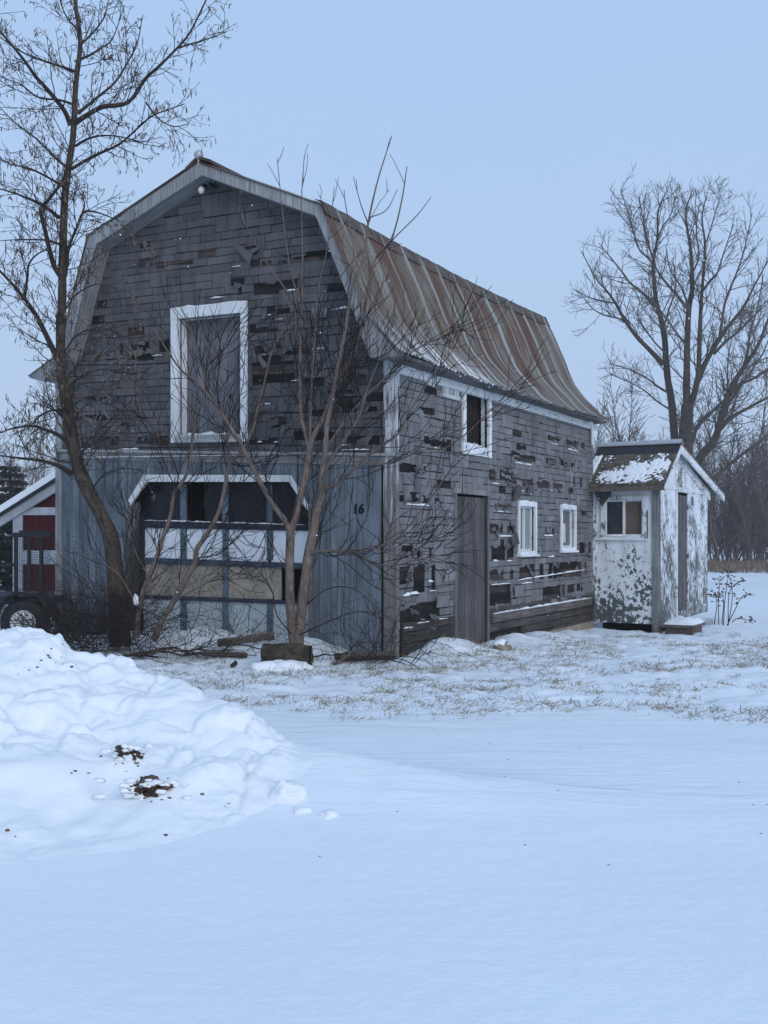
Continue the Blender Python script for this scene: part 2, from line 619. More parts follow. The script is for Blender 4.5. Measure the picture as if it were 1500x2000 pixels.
def axis(a, b, f, c, g):
    """coordinates from a to b, step f near c growing by g away from it"""
    out = [c]
    s = f
    while out[-1] < b:
        out.append(out[-1] + s)
        if out[-1] > c + 6: s *= g
    lo = [c]
    s = f
    while lo[-1] > a:
        lo.append(lo[-1] - s)
        if lo[-1] < c - 6: s *= g
    return lo[::-1][:-1] + out


xs = axis(-230, 230, .05, 1.0, 1.05)
ys = axis(-60, 300, .05, 9.5, 1.045)
mb = MB()
mb.grid([[Vector((x, y, gh(x, y))) for x in xs] for y in ys])
tag(mb.build("snow_ground", GROUND), kind="structure")

# ------------------------------------------------------------------ barn
barn = thing("barn", "weathered grey shingled gambrel barn with a rusted metal roof and a broken garage door", "barn", C0)


def course_fill(mb, fr, a0, a1, z0, z1, H, k, holes, opens, convs, rg, tone, wr=(.17, .46)):
    """asphalt shingles in broken ashlar courses"""
    cs = .05
    nc = int((a1 - a0) / cs)
    nr = int((z1 - z0) / H) + 1
    occ = [[False] * (nc + 1) for _ in range(nr + 2)]
    for r in range(nr):
        c = 0
        while c < nc:
            if occ[r][c]:
                c += 1
                continue
            w = max(2, int(rg.uniform(*wr) / cs))
            e = c
            while e < nc and e - c < w and not occ[r][e]: e += 1
            if nc - e < 3: e = nc
            hh = 2 if rg.random() < .24 and r + 1 < nr and (e - c) * cs < .4 else 1
            drop = hh == 1 and rg.random() < .022
            for rr in range(r, r + hh):
                for cc in range(c, e): occ[rr][cc] = True
            ra = (a0 + c * cs, a0 + e * cs, z0 + r * H, z0 + (r + hh) * H)
            c = e
            ca, cz = (ra[0] + ra[1]) / 2, (ra[2] + ra[3]) / 2
            if drop: continue
            rs = [(ra[0] + .004, ra[1] - .005, ra[2] + .003, ra[3] - .008)]
            for o in opens + holes:
                rs = [q for r_ in rs for q in rect_sub(r_, o)]
            t = tone * rg.choice((.86, .95, 1, 1, 1.04, 1.12)) * rg.uniform(.93, 1.07)
            j = rg.uniform(-.004, .004)
            th = rg.uniform(.008, .017)
            dr = rg.uniform(-.012, .012) if rg.random() < .25 else 0
            for (x0, x1, y0, y1) in rs:
                if x1 - x0 < .015 or y1 - y0 < .015: continue
                pl = [(x0, y0 + k * x0 + j), (x1, y0 + k * x1 + j + dr), (x1, y1 + k * x1 + j + dr), (x0, y1 + k * x0 + j)]
                for cv in convs:
                    q = clip(pl, cv)
                    if len(q) > 2: fr.prism(mb, q, 0, th, t)


def torn(mb, fr, holes, n, seed, tone, k):
    rg = random.Random(seed)
    for i in range(n):
        a0, a1, z0, z1 = rg.choice(holes)
        a = rg.uniform(a0 - .03, a1 + .03)
        z = rg.choice((z0 - .005, z1 + .01, (z0 + z1) / 2)) + k * a
        w, h = rg.uniform(.07, .24), rg.uniform(.04, .09)
        q = math.radians(rg.gauss(0, 13) if rg.random() < .8 else rg.uniform(-60, 60))
        pl = [(-w / 2, h / 2), (w / 2, h / 2 + rg.uniform(-.01, .01)), (w / 2 + rg.uniform(-.03, .01), -h / 2 + rg.uniform(-.02, .02)), (w * .2, -h / 2 + rg.uniform(-.025, .03)), (-w * .15, -h / 2 + rg.uniform(-.02, .03)), (-w / 2 + rg.uniform(-.01, .03), -h / 2 + rg.uniform(-.02, .02))]
        P_ = [(a + x * math.cos(q) - y * math.sin(q), z + x * math.sin(q) + y * math.cos(q)) for x, y in pl]
        if min(p[0] for p in P_) < .05: continue
        c = tone * rg.uniform(.55, 1.2)
        dt, db = rg.uniform(.008, .02), rg.uniform(.015, .055)
        F = [fr.pt(x, y, dt if j < 2 else db) for j, (x, y) in enumerate(P_)]
        B = [p_ - fr.N * .006 for p_ in F]
        mb.face(F, P_, c)
        mb.face(B[::-1], P_[::-1], c * .5)
        for j in range(6):
            e = (j + 1) % 6
            mb.face([B[j], B[e], F[e], F[j]], None, c * .7)


def unrect(fr, x0, y0, x1, y1, k=0.0, d=0.0):
    """pixel rectangle -> (a0,a1,z0,z1) with the course slope k taken out"""
    p = [fr.un(x0, (y0 + y1) / 2, d), fr.un(x1, (y0 + y1) / 2, d)]
    xm = (x0 + x1) / 2
    a, zt = fr.un(xm, y0, d)
    _, zb = fr.un(xm, y1, d)
    aa = sorted((p[0][0], p[1][0]))
    return (aa[0], aa[1], zb - k * a, zt - k * a)


# --- gable outline (front overhang plane is .28 m before the wall)
OH = .28
outR = [(388, 318), (628, 401), (643, 436), (666, 490), (694, 566), (715, 609), (751, 652), (778, 682), (799, 695)]
inR = [(394, 342), (616, 421), (626, 444), (645, 490), (674, 565), (691, 612), (704, 650), (715, 680), (722, 698)]
outL = [(388, 318), (173, 463), (148, 560), (130, 633), (113, 693), (57, 738)]
inL = [(394, 342), (187, 477), (163, 565), (147, 636), (129, 702), (84, 745)]
oR = [GF.un(x, y, OH) for x, y in outR]
iR = [GF.un(x, y, OH) for x, y in inR]
oL = [GF.un(x, y, OH) for x, y in outL]
iL = [GF.un(x, y, OH) for x, y in inL]
ZSH = iR[-1][1]
ZSL = iL[-2][1]
low_poly = [(0, -.3), (UW, -.3), (UW, ZSL - .02), (0, ZSH)]
up_poly = [(iR[-1][0], ZSH - .012), (iL[4][0] + .02, ZSL - .032), (iL[1][0] + .02, iL[1][1]), iL[0], iR[1]]
# --- openings
lint = lambda u_: GF.un(745, 889)[1] + (GF.un(160, 882)[1] - GF.un(745, 889)[1]) * (u_ - GF.un(745, 889)[0]) / (GF.un(160, 882)[0] - GF.un(745, 889)[0])
loft = unrect(GF, 352, 618, 474, 846, K)
gop = unrect(GF, 252, 940, 606, 1290, K)


def tiles(fr, mb, a0, a1, z0, z1, opens, convs, d, k):
    A = sorted({a0, a1, *[min(max(o[i], a0), a1) for o in opens for i in (0, 1)]})
    B = sorted({z0, z1, *[min(max(o[i], z0), z1) for o in opens for i in (2, 3)]})
    for i in range(len(A) - 1):
        for j in range(len(B) - 1):
            ca, cz = (A[i] + A[i + 1]) / 2, (B[j] + B[j + 1]) / 2
            if any(o[0] < ca < o[1] and o[2] < cz < o[3] for o in opens): continue
            pl = [(A[i], B[j] + k * A[i]), (A[i + 1], B[j] + k * A[i + 1]), (A[i + 1], B[j + 1] + k * A[i + 1]), (A[i], B[j + 1] + k * A[i])]
            for cv in convs:
                q = clip(pl, cv)
                if len(q) > 2: fr.prism(mb, q, d - .03, d, 1.0, True)


mb = MB()
tiles(GF, mb, 0, UW, -.4, 7, [loft, gop], [low_poly, up_poly], -.004, K)
gw = mb.build("gable_wall", BACK, barn)


def sheathing(fr, a_end, z0, z1, k, opens, convs, seed):
    mb = MB()
    rg = random.Random(seed)
    z = z0
    while z < z1:
        h = rg.uniform(.10, .16)
        a = 0
        while a < a_end:
            w = rg.uniform(.6, 2.2)
            r0 = (a + .004, min(a + w, a_end) - .004, z + .005, z + h - .006)
            rs = [r0]
            for o in opens: rs = [q for r_ in rs for q in rect_sub(r_, o)]
            c = rg.choice((.5, .8, 1.0, 1.5, 2.4, 3.6))
            for (x0, x1, y0, y1) in rs:
                pl = [(x0, y0 + k * x0), (x1, y0 + k * x1), (x1, y1 + k * x1), (x0, y1 + k * x0)]
                for cv in convs:
                    q = clip(pl, cv)
                    if len(q) > 2: fr.prism(mb, q, -.006, rg.uniform(-.003, .004), c)
            a += w
        z += h
    mb.build("sheathing_boards", BACK, barn)


sheathing(GF, UW, lint(0), 6.3, K, [loft], [low_poly, up_poly], 41)

# --- shingles of the gable
gh_px = [(278, 473, 295, 486), (277, 503, 310, 522), (310, 510, 377, 520), (478, 480, 500, 500), (489, 507, 560, 519), (600, 488, 643, 506), (560, 498, 610, 512),
         (458, 541, 478, 560), (470, 556, 545, 579), (521, 600, 562, 614), (497, 676, 545, 690), (560, 678, 600, 690),
         (497, 706, 573, 750), (684, 730, 715, 755), (640, 745, 690, 770), (657, 770, 705, 795), (657, 790, 747, 808), (680, 850, 742, 866), (590, 742, 640, 756),
         (170, 850, 233, 870), (173, 773, 233, 783), (143, 810, 213, 822), (240, 668, 330, 690), (250, 690, 300, 704), (200, 828, 250, 838), (500, 790, 530, 802),
         (515, 815, 560, 835), (560, 840, 650, 862), (262, 850, 330, 870), (486, 856, 540, 872), (590, 800, 640, 815), (505, 640, 540, 652), (215, 720, 260, 730), (180, 690, 215, 700)]


def ragged(hs, rg, sh=.045):
    out = []
    for (a0, a1, z0, z1) in hs:
        a = a0 - rg.uniform(0, .04)
        zc = (z0 + z1) / 2
        while a < a1:
            w = rg.uniform(.05, .24)
            e = min(a + w, a1 + rg.uniform(-.02, .05))
            if rg.random() > .16 and e > a:
                out.append((a, e, min(zc - .012, z0 + rg.uniform(-.012, sh)), max(zc + .012, z1 + rg.uniform(-sh * 1.3, .012))))
            a = e + (rg.uniform(0, .02) if rg.random() < .3 else 0)
            if e <= a0: break
            if w <= 0 or e >= a1 - .01: break
    return out


gholes = ragged([unrect(GF, *h, K) for h in gh_px], random.Random(91), .022)
mb = MB()
zl0 = lint(0) + .03
course_fill(mb, GF, .015, UW + .15, zl0, 6.4, .104, K, gholes, [(loft[0] - .06, loft[1] + .06, loft[2] - .06, loft[3] + .06)], [low_poly, up_poly], random.Random(3), .64, (.2, .58))
torn(mb, GF, gholes, 70, 8, .74, K)
mb.build("gable_shingles", SHG, barn)

# --- planks below the lintel
mb = MB()
gx = [(247, 985), (283, 936), (568, 936), (604, 990)]
gz = [GF.un(x, y) for x, y in gx]
gu1, gu0 = GF.un(247, 1100)[0], GF.un(606, 1100)[0]


def gtop(u_):
    if u_ >= gu1 or u_ <= gu0: return -.3
    pts = sorted(gz)
    for (p, q) in zip(pts[:-1], pts[1:]):
        if p[0] <= u_ <= q[0]:
            return p[1] + (q[1] - p[1]) * (u_ - p[0]) / (q[0] - p[0])
    return pts[0][1] if u_ < pts[0][0] else pts[-1][1]


rg = random.Random(5)
brk = [.2]
while brk[-1] < UW - .12: brk.append(brk[-1] + rg.uniform(.13, .19))
brk[-1] = UW - .1
for a, b in zip(brk[:-1], brk[1:]):
    cuts = [a] + [c for c in (gu0, gu1, *[g[0] for g in gz]) if a + .005 < c < b - .005] + [b]
    t = rg.uniform(.78, 1.16)
    cuts.sort()
    for i in range(len(cuts) - 1):
        p, q = cuts[i], cuts[i + 1]
        m = (p + q) / 2
        e0 = .004 if i == 0 else 0
        e1 = .004 if i == len(cuts) - 2 else 0
        zb0, zb1 = (gtop(p + .001), gtop(q - .001)) if gu0 < m < gu1 else (-.3, -.3)
        if gu0 < m < gu1 or True:
            GF.prism(mb, [(p + e0, zb0), (q - e1, zb1), (q - e1, lint(q) - .02), (p + e0, lint(p) - .02)], 0, rg.uniform(.016, .026), t)
mb.build("plank_siding", PLANK, barn)
# base board along the foot, lintel board and drip ledge
mb = MB()
GF.prism(mb, [(.0, lint(0) - .12), (UW, lint(UW) - .12), (UW, lint(UW) - .015), (0, lint(0) - .015)], 0, .04, .62)
mb.build("lintel_board", GREYH, barn)
mb = MB()
GF.prism(mb, [(.0, lint(0) - .012), (UW, lint(UW) - .012), (UW, lint(UW) + .022), (0, lint(0) + .022)], 0, .085, .9)
mb.build("drip_ledge", GREYH, barn)

# --- corner boards
mb = MB()
GF.box(mb, .003, .155, -.3, ZSH - .01, .002, .045)
mb.build("corner_board", CORNER, barn)
mb = MB()
SF.box(mb, -.045, .022, -.3, ZSH - .05, 0.002, .022)
mb.build("corner_board", CORNER, barn)
mb = MB()
GF.box(mb, UW - .10, UW + .02, -.3, ZSL - .02, .002, .04)
mb.build("corner_board", GREYW, barn)

# --- rake fascia and soffit
mb = MB()
for o_, i_ in ((oR, iR), (oL, iL)):
    for j in range(len(o_) - 1):
        GF.prism(mb, [o_[j], o_[j + 1], i_[j + 1], i_[j]], OH - .03, OH, 1.0, True)
mb.build("rake_board", GREYW, barn)
mb = MB()
for i_ in (iR, iL):
    for j in range(len(i_) - 1):
        p, q = i_[j], i_[j + 1]
        L = math.hypot(p[0] - q[0], p[1] - q[1])
        mb.face([GF.pt(*p, OH - .02), GF.pt(*q, OH - .02), GF.pt(*q, -.02), GF.pt(*p, -.02)], [(OH, 0), (OH, L), (0, L), (0, 0)])
p, q = iR[-1], (-.2, oR[-1][1] - .01)
GF.prism(mb, [p, (p[0], p[1] + .02), (q[0], q[1] + .02), q], -.02, OH - .001, .9, True)
mb.build("soffit", GREYW, barn)


# --- roof
def v_for_px(a, z, px):
    b = GF.pt(a, z, 0)
    rx = (px - 750) / FPX
    return (rx * b.y - b.x) / (V.x - rx * V.y)


VEND = v_for_px(oR[-1][0], oR[-1][1], 1190)


def sheet(mb, prof, amp, per, v0, v1, n, cols_per=6, sag=0.0):
    pr = crom([Vector((a, z, 0)) for a, z in prof], n) if n else [Vector((a, z, 0)) for a, z in prof]
    ln = [0]
    for a, b in zip(pr[:-1], pr[1:]): ln.append(ln[-1] + (b - a).length)
    tot = ln[-1]
    m = int((v1 - v0) / per * cols_per)
    rows = []
    for i, p in enumerate(pr):
        t = (pr[min(i + 1, len(pr) - 1)] - pr[max(i - 1, 0)]).normalized()
        nn = Vector((-t.y, t.x, 0))
        if nn.y < 0: nn = -nn
        row = []
        for j in range(m + 1):
            v_ = v0 + (v1 - v0) * j / m
            w = amp * math.sin(2 * math.pi * v_ / per)
            w += .012 * nz(v_ * 1.3, i * .25, 4)
            seam = ((v_ - v0) % .66) / .66
            w += .006 * seam
            rf_ = (v_ / .53) % 1.0
            if rf_ < .15: w += .020
            s_ = -sag * math.sin(math.pi * (v_ - v0) / (v1 - v0))
            row.append(GF.pt(p.x + nn.x * w, p.y + nn.y * w + s_, -v_))
        rows.append(row)
    dv = (v1 - v0) / m
    mb.grid(rows, lambda i, j: (v0 + j * dv, ln[min(i, len(ln) - 1)] / tot), 1.0, True)


mb = MB()
lower = [(a, z + .02) for a, z in [oR[1], *oR[3:]]]
sheet(mb, lower, .012, .095, -OH - .025, VEND, 6, 6, .06)
sheet(mb, [(oR[0][0], oR[0][1] + .02), (oR[1][0], oR[1][1] + .02)], .012, .095, -OH - .025, VEND, 0, 6, .06)
sheet(mb, [(oL[0][0], oL[0][1] + .02), (oL[1][0], oL[1][1] + .02)], .012, .19, -OH - .025, VEND, 0, 6, .06)
sheet(mb, [(a, z + .02) for a, z in oL[1:]], .012, .19, -OH - .025, VEND, 4, 6, .06)
roof = mb.build("roof", ROOF, barn)
# flashing over the break of the slope
mb = MB()
kx, kz = oR[1]
t1 = (Vector(oR[0]) - Vector(oR[1])).normalized()
t2 = (Vector(oR[3]) - Vector(oR[1])).normalized()
rows = []
N_ = 60
for p in (Vector((kx, kz)) + t1 * .12, Vector((kx, kz + .012)), Vector((kx, kz)) + t2 * .10, Vector((kx, kz)) + t2 * .19):
    rows.append([GF.pt(p[0] - .012, p[1] + .045 - .06 * math.sin(math.pi * j / N_) + .012 * nz(j * .9, p[1] * 3, 8), OH + .03 - (VEND + OH + .03) * j / N_) for j in range(N_ + 1)])
mb.grid(rows, None, 1.0, True)
mb.build("flashing", RUST, roof)
mb = MB()
px_, pz_ = oR[0]
for dv in (0,):
    GF.prism(mb, [(px_ - .2, pz_ - .035), (px_, pz_ + .05), (px_ + .2, pz_ - .07), (px_ + .2, pz_ - .03), (px_, pz_ + .085), (px_ - .2, pz_ + .005)], -VEND, OH + .03, 1.0, True)
mb.build("ridge_cap", RUST, roof)
# eave board under the side overhang
mb = MB()
SF.box(mb, -.02, SLEN, oR[-1][1] - .14, oR[-1][1] + .03, .0, .06, 1.0)
mb.build("eave_board", WHITEH, barn)
mb = MB()
ea, ez = oR[-1]
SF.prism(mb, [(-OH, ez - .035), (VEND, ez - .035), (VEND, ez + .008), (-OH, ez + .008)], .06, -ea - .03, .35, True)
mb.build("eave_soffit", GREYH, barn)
# broken gutter end at the far corner
mb = MB()
for q, w in (((1150, 815), 0), ((1156, 822), 0)):
    pass
pts = [SF.pt(*SF.un(1138, 806, .1), .1), SF.pt(*SF.un(1150, 818, .1), .1), SF.pt(*SF.un(1156, 830, .08), .08), SF.pt(*SF.un(1157, 868, .06), .06)]
mb.tube(crom(pts, 4), .035, .028, 8, 1.0, True)
mb.build("downpipe", WTRIM, barn)

# --- other walls, floor
mb = MB()
BF = Frame(C0 + V * SLEN, U, V)
for cv in (low_poly, up_poly): BF.prism(mb, cv, -.03, 0, .8, True)
LF = Frame(C0 + U * UW, V, U)
LF.box(mb, .05, SLEN - .05, -.3, ZSL, -.03, 0, .8, 0, True)
mb.build("rear_wall", BACK, barn)
mb = MB()
mb.face([C0 + U * .05 + V * .05 + Z * .02, C0 + U * (UW - .05) + V * .05 + Z * .02, C0 + U * (UW - .05) + V * (SLEN - .05) + Z * .02, C0 + U * .05 + V * (SLEN - .05) + Z * .02])
mb.build("floor", CONC, barn)
mb = MB()
IF = Frame(C0 + V * 1.3, U, -V)
rg = random.Random(8)
a = .05
while a < UW - .2:
    w = rg.uniform(.14, .24)
    if rg.random() > .12: IF.box(mb, a, a + w - .01, .02, 3.2, -.02, rg.uniform(0, .02), rg.uniform(.6, 1.5))
    a += w
IF.box(mb, .05, UW - .05, 2.35, 2.45, .03, 1.25, 1.0)
mb.build("inner_partition", BACK, barn)

# --- loft door
ld = MB()
rg = random.Random(11)
zA = lambda a, z: z + K * a
n = 6
for i in range(n):
    a = loft[0] + (loft[1] - loft[0]) * i / n
    b = loft[0] + (loft[1] - loft[0]) * (i + 1) / n
    GF.box(ld, a + .003, b - .003, loft[2] - .02, loft[3] + .05, -.17, -.13 + rg.uniform(-.006, .006), rg.uniform(.75, 1.15), K)
door = ld.build("loft_door", m_wood("loft_board", (.085, .083, .088), (.165, .165, .18), (.26, .27, .285), (38, 1.3), .6), barn)
mb = MB()
fw = .125
GF.box(mb, loft[1], loft[1] + fw, loft[2] - .12, loft[3], -.17, .05, 1, K)
GF.box(mb, loft[0] - fw * .72, loft[0], loft[2] - .12, loft[3], -.17, .05, 1, K)
GF.box(mb, loft[0] - fw * .72, loft[1] + fw, loft[3] + .002, loft[3] + .15, -.17, .055, 1, K)
mb.build("door_frame", WHITE, door)
mb = MB()
GF.box(mb, loft[0] + .002, loft[1] + .03, loft[2] - .125, loft[2] - .022, -.12, .075, 1.2, K)
mb.build("sill", GREYH, door)


def snow_strip(mb, fr, a0, a1, z, d0, d1, k, h, rg, n=None, trim=False):
    """little ridge of snow lying on a ledge"""
    if trim:
        L = a1 - a0
        a0 += L * rg.uniform(0, .35)
        a1 -= L * rg.uniform(0, .35)
        h *= rg.uniform(.5, .9)
    n = n or max(4, int((a1 - a0) / .05))
    rows = []
    sd = rg.uniform(0, 50)
    for i in range(n + 1):
        t = i / n
        a = a0 + (a1 - a0) * t
        e = min(1, 6 * t, 6 * (1 - t)) ** .5
        hh = h * e * max(.12, .30 + .8 * nz(a * 5, sd) + .5 * nz(a * 17, sd, 5) + .25)
        zz = z + k * a
        dm = d0 + (d1 - d0) * (.9 + .15 * nz(a * 6, sd, 3))
        rows.append([fr.pt(a, zz - .004, d0 - .01), fr.pt(a, zz + hh * .8, d0), fr.pt(a, zz + hh, d0 + (dm - d0) * .4), fr.pt(a, zz + hh * .7, d0 + (dm - d0) * .8), fr.pt(a, zz - .004, dm)])
    mb.grid(rows, None, 1.0, True)


rg = random.Random(21)
mb = MB()
snow_strip(mb, GF, loft[0] + .02, loft[1] - .01, loft[2] - .022, -.125, .06, K, .055, rg)
mb.build("snow_cover", SNOW, door)
mb = MB()
snow_strip(mb, GF, loft[0] - .05, loft[1] + .1, loft[3] + .15, -.0, .055, K, .03, rg)
mb.build("snow_cover", SNOW, door)

# --- garage door
GDR = -.16
garage = None
mb = MB()


def gpx(mb, pts, d0, d1, col=1.0):
    GF.prism(mb, [GF.un(x, y, d1) for x, y in pts], d0, d1, col)


xl, xr = 250, 603


def rail(yl, yr, h, d1, col=1.0, x0=xl, x1=xr):
    f = lambda x, o: yl + (yr - yl) * (x - 285) / (590 - 285) + o
    gpx(mb, [(x0, f(x0, 0)), (x1, f(x1, 0)), (x1, f(x1, h)), (x0, f(x0, h))], GDR - .02, d1, col)


mb = MB()
rail(1019, 1025, 12, GDR + .02, .8)
rail(1089, 1100, 11, GDR + .02, 1.6)
rail(1162, 1173, 8, GDR + .02, 1.0)
garage = mb.build("garage_door", DARKBLUE, barn)
mb = MB()
fy = lambda x, yl, yr: yl + (yr - yl) * (x - 285) / 305
for x in (352, 434, 521):
    segs = [(944, 1024), (1031, 1094)] + ([(1100, 1166)] if x == 434 else []) + [(1169, 1250)]
    for y0, y1 in segs:
        mb = MB()
        gpx(mb, [(x, y0), (x + 11, y0), (x + 11, y1), (x, y1)], GDR - .02, GDR + .012 + .001 * (x == 434), rg.uniform(.8, 1.2))
        mb.build("stile", DOORBLUE, garage)
mb = MB()
gpx(mb, [(254, 1000), (282, 1000), (282, 1172), (254, 1172)], GDR - .03, GDR + .006, .7)
mb.build("jamb", DARKBLUE, garage)
rowsx = [282, 352, 363, 434, 445, 521, 532, 602]
for q in ([(284, 1022), (353, 1022), (353, 943), (300, 943), (284, 960)], [(444, 1026), (522, 1026), (522, 943), (444, 943)], [(531, 1026), (600, 1026), (600, 985), (566, 943), (531, 943)], [(402, 1024), (435, 1024), (435, 943), (408, 943), (398, 975)]):
    mb = MB()
    gpx(mb, q, GDR - .012, GDR - .004)
    mb.build("window_pane", GLASSD, garage)
for i in range(4):
    x0, x1 = rowsx[2 * i], rowsx[2 * i + 1]
    mb = MB()
    gpx(mb, [(x0 - 2, fy(x0, 1027, 1033)), (x1 + 2, fy(x1, 1027, 1033)), (x1 + 2, fy(x1, 1093, 1104)), (x0 - 2, fy(x0, 1093, 1104))], GDR - .03, GDR - .008)
    mb.build("white_panel", PANELW, garage)
for x0, x1, c in ((284, 436, .85), (443, 549, 1.0)):
    mb = MB()
    gpx(mb, [(x0, fy(x0, 1096, 1107)), (x1, fy(x1, 1096, 1107)), (x1, fy(x1, 1166, 1177)), (x0, fy(x0, 1166, 1177))], GDR - .03, GDR - .01, c)
    mb.build("tan_panel", PANELT, garage)
for i in range(4):
    x0, x1 = rowsx[2 * i], rowsx[2 * i + 1]
    mb = MB()
    gpx(mb, [(x0 - 2, fy(x0, 1165, 1176)), (x1 + 2, fy(x1, 1165, 1176)), (x1 + 2, 1262), (x0 - 2, 1262)], GDR - .03, GDR - .008, (1, .9, .95, 1.05)[i])
    mb.build("pale_panel", PANELG, garage)
# white trim round the opening, with the cut-off upper corners
mb = MB()
outer = [(245, 986), (280, 927), (568, 928), (606, 994)]
inner = [(251, 990), (286, 941), (564, 941), (600, 997)]
for i in range(3):
    gpx(mb, [outer[i], outer[i + 1], inner[i + 1], inner[i]], -.003, .034)
mb.build("opening_trim", WTRIM, garage)
mb = MB()
gpx(mb, [(602, 985), (609, 985), (609, 1290), (602, 1290)], GDR - .02, .036, .8)
mb.build("opening_jamb", CORNER, garage)
mb = MB()
gpx(mb, [(245, 980), (253, 980), (253, 1260), (245, 1260)], GDR - .02, .036, .4)
mb.build("opening_jamb", CORNER, garage)
rg = random.Random(31)
mb = MB()
A0, A1 = GF.un(566, 928)[0], GF.un(282, 928)[0]
zz = GF.un(425, 927, .034)[1]
snow_strip(mb, GF, A0, A1, zz - K * (A0 + A1) / 2 - .006, .0, .045, K * .9, .018, rg)
mb.build("snow_cover", SNOW, garage)
mb = MB()
snow_strip(mb, GF, GF.un(596, 1020, GDR)[0], GF.un(285, 1020, GDR)[0], GF.un(437, 1021, GDR + .02)[1] - .031 * (GF.un(437, 1021)[0]), GDR, GDR + .03, .031, .016, rg)
mb.build("snow_cover", SNOW, garage)

# --- house number
fc = bpy.data.curves.new("house_number", 'FONT')
fc.body = "16"
fc.size = .165
fc.extrude = .006
fc.shear = .12
fc.offset = .002
ft = bpy.data.objects.new("house_number_text", fc)
C.objects.link(ft)
dg = bpy.context.evaluated_depsgraph_get()
me = bpy.data.meshes.new_from_object(ft.evaluated_get(dg))
bpy.data.objects.remove(ft)
me.name = "house_number"
a, z = GF.un(688, 1003, .03)
M = Matrix((( -U.x, 0, -V.x, 0), (-U.y, 0, -V.y, 0), (0, 1, 0, 0), (0, 0, 0, 1)))
me.transform(Matrix.Translation(GF.pt(a, z, .034) - C0) @ M)
me.materials.clear()
me.materials.append(BLACK)
o = bpy.data.objects.new("house_number", me)
C.objects.link(o)
o.parent = barn

# --- side wall
sdoor = unrect(SF, 890, 966, 951, 1258)
w_up = unrect(SF, 906, 770, 951, 872)
w_a = unrect(SF, 1012, 989, 1042, 1076)
w_b = unrect(SF, 1095, 995, 1120, 1069)
opens = [sdoor, w_up, w_a, w_b]
ZE = oR[-1][1] - .02
full = [(0, -.4), (SLEN, -.4), (SLEN, ZE), (0, ZE)]
mb = MB()
tiles(SF, mb, 0, SLEN, -.4, ZE, opens, [full], -.004, 0)
mb.build("side_wall", BACK, barn)
sheathing(SF, SLEN, .3, ZE, 0, opens, [full], 42)
sh_px = [(822, 799, 848, 813), (828, 857, 878, 874), (773, 908, 830, 924), (776, 968, 866, 982), (954, 919, 997, 943), (982, 914, 1000, 945), (1000, 940, 1098, 954),
         (999, 888, 1045, 903), (1069, 853, 1098, 864), (1106, 863, 1141, 877), (1066, 900, 1128, 914), (960, 984, 999, 996), (957, 1026, 1003, 1044), (959, 1066, 1003, 1094),
         (1058, 1033, 1081, 1044), (1016, 870, 1026, 880), (1128, 1063, 1152, 1084), (783, 1063, 803, 1080), (812, 1072, 842, 1095), (777, 1106, 800, 1140), (806, 1100, 848, 1159), (780, 1185, 845, 1227), (800, 1175, 880, 1205),
         (954, 1113, 1000, 1134), (1014, 1106, 1060, 1134), (1070, 1100, 1143, 1130), (954, 1143, 996, 1184), (1059, 1146, 1100, 1174), (1108, 1143, 1137, 1160), (1118, 935, 1135, 955), (1040, 1012, 1050, 1020), (1130, 1000, 1145, 1012)]
sholes = ragged([unrect(SF, *h) for h in sh_px], random.Random(92), .022)
frames = [(o_[0] - .04, o_[1] + .04, o_[2] - .04, o_[3] + .04) for o_ in opens]
frames.append((0, .024, -.4, 4))
mb = MB()
pl_a = SF.un(959, 1196)
pl_b = SF.un(1151, 1165)
course_fill(mb, SF, .025, SLEN - .01, .36, ZE - .02, .096, .004, sholes, frames, [full], random.Random(13), 1.10, (.14, .44))
torn(mb, SF, sholes, 80, 7, 1.05, 0)
mb.build("side_shingles", SHG, barn)
# planks along the foot of the side wall
mb = MB()
rg = random.Random(15)
for (a0, a1) in ((.1, sdoor[0] - .05), (sdoor[1] + .05, SLEN - .02)):
    z = -.12
    while z < .36:
        h = rg.uniform(.1, .15)
        a = a0
        while a < a1 - .05:
            w = min(rg.uniform(1.0, 2.4), a1 - a)
            if rg.random() > .12: SF.box(mb, a + .004, a + w - .004, z + .005, z + h - .004, 0, rg.uniform(.006, .03), rg.uniform(.6, 1.3))
            a += w
        z += h
SF.prism(mb, [SF.un(958, 1199), SF.un(1151, 1168), SF.un(1151, 1181), SF.un(958, 1216)], 0, .05, 1.9)
mb.build("foot_boards", m_wood("foot_board", (.03, .026, .024), (.07, .06, .055), (.13, .115, .105), (2, 40), .7), barn)
mb = MB()
SF.prism(mb, [SF.un(985, 1252, .02), SF.un(1156, 1213, .02), (SLEN, -.5), (sdoor[1] + .3, -.5)], 0, .035)
mb.build("foundation", CONC, barn)
# loose flaps of shingle
rg = random.Random(17)


def flap(fr, px, d, tilt, col=.9):
    mb = MB()
    q = [fr.un(x, y, d) for x, y in px]
    n = len(q)
    F = [fr.pt(a, z, d + tilt * (i in (0, 1)) + .02 * (i == 2)) for i, (a, z) in enumerate(q)]
    B = [p - fr.N * .01 for p in F]
    mb.face(F, q, col)
    mb.face(B[::-1], q[::-1], col * .6)
    for i in range(n):
        j = (i + 1) % n
        mb.face([B[i], B[j], F[j], F[i]], None, col * .8)
    mb.build("loose_shingle", SHG, barn)


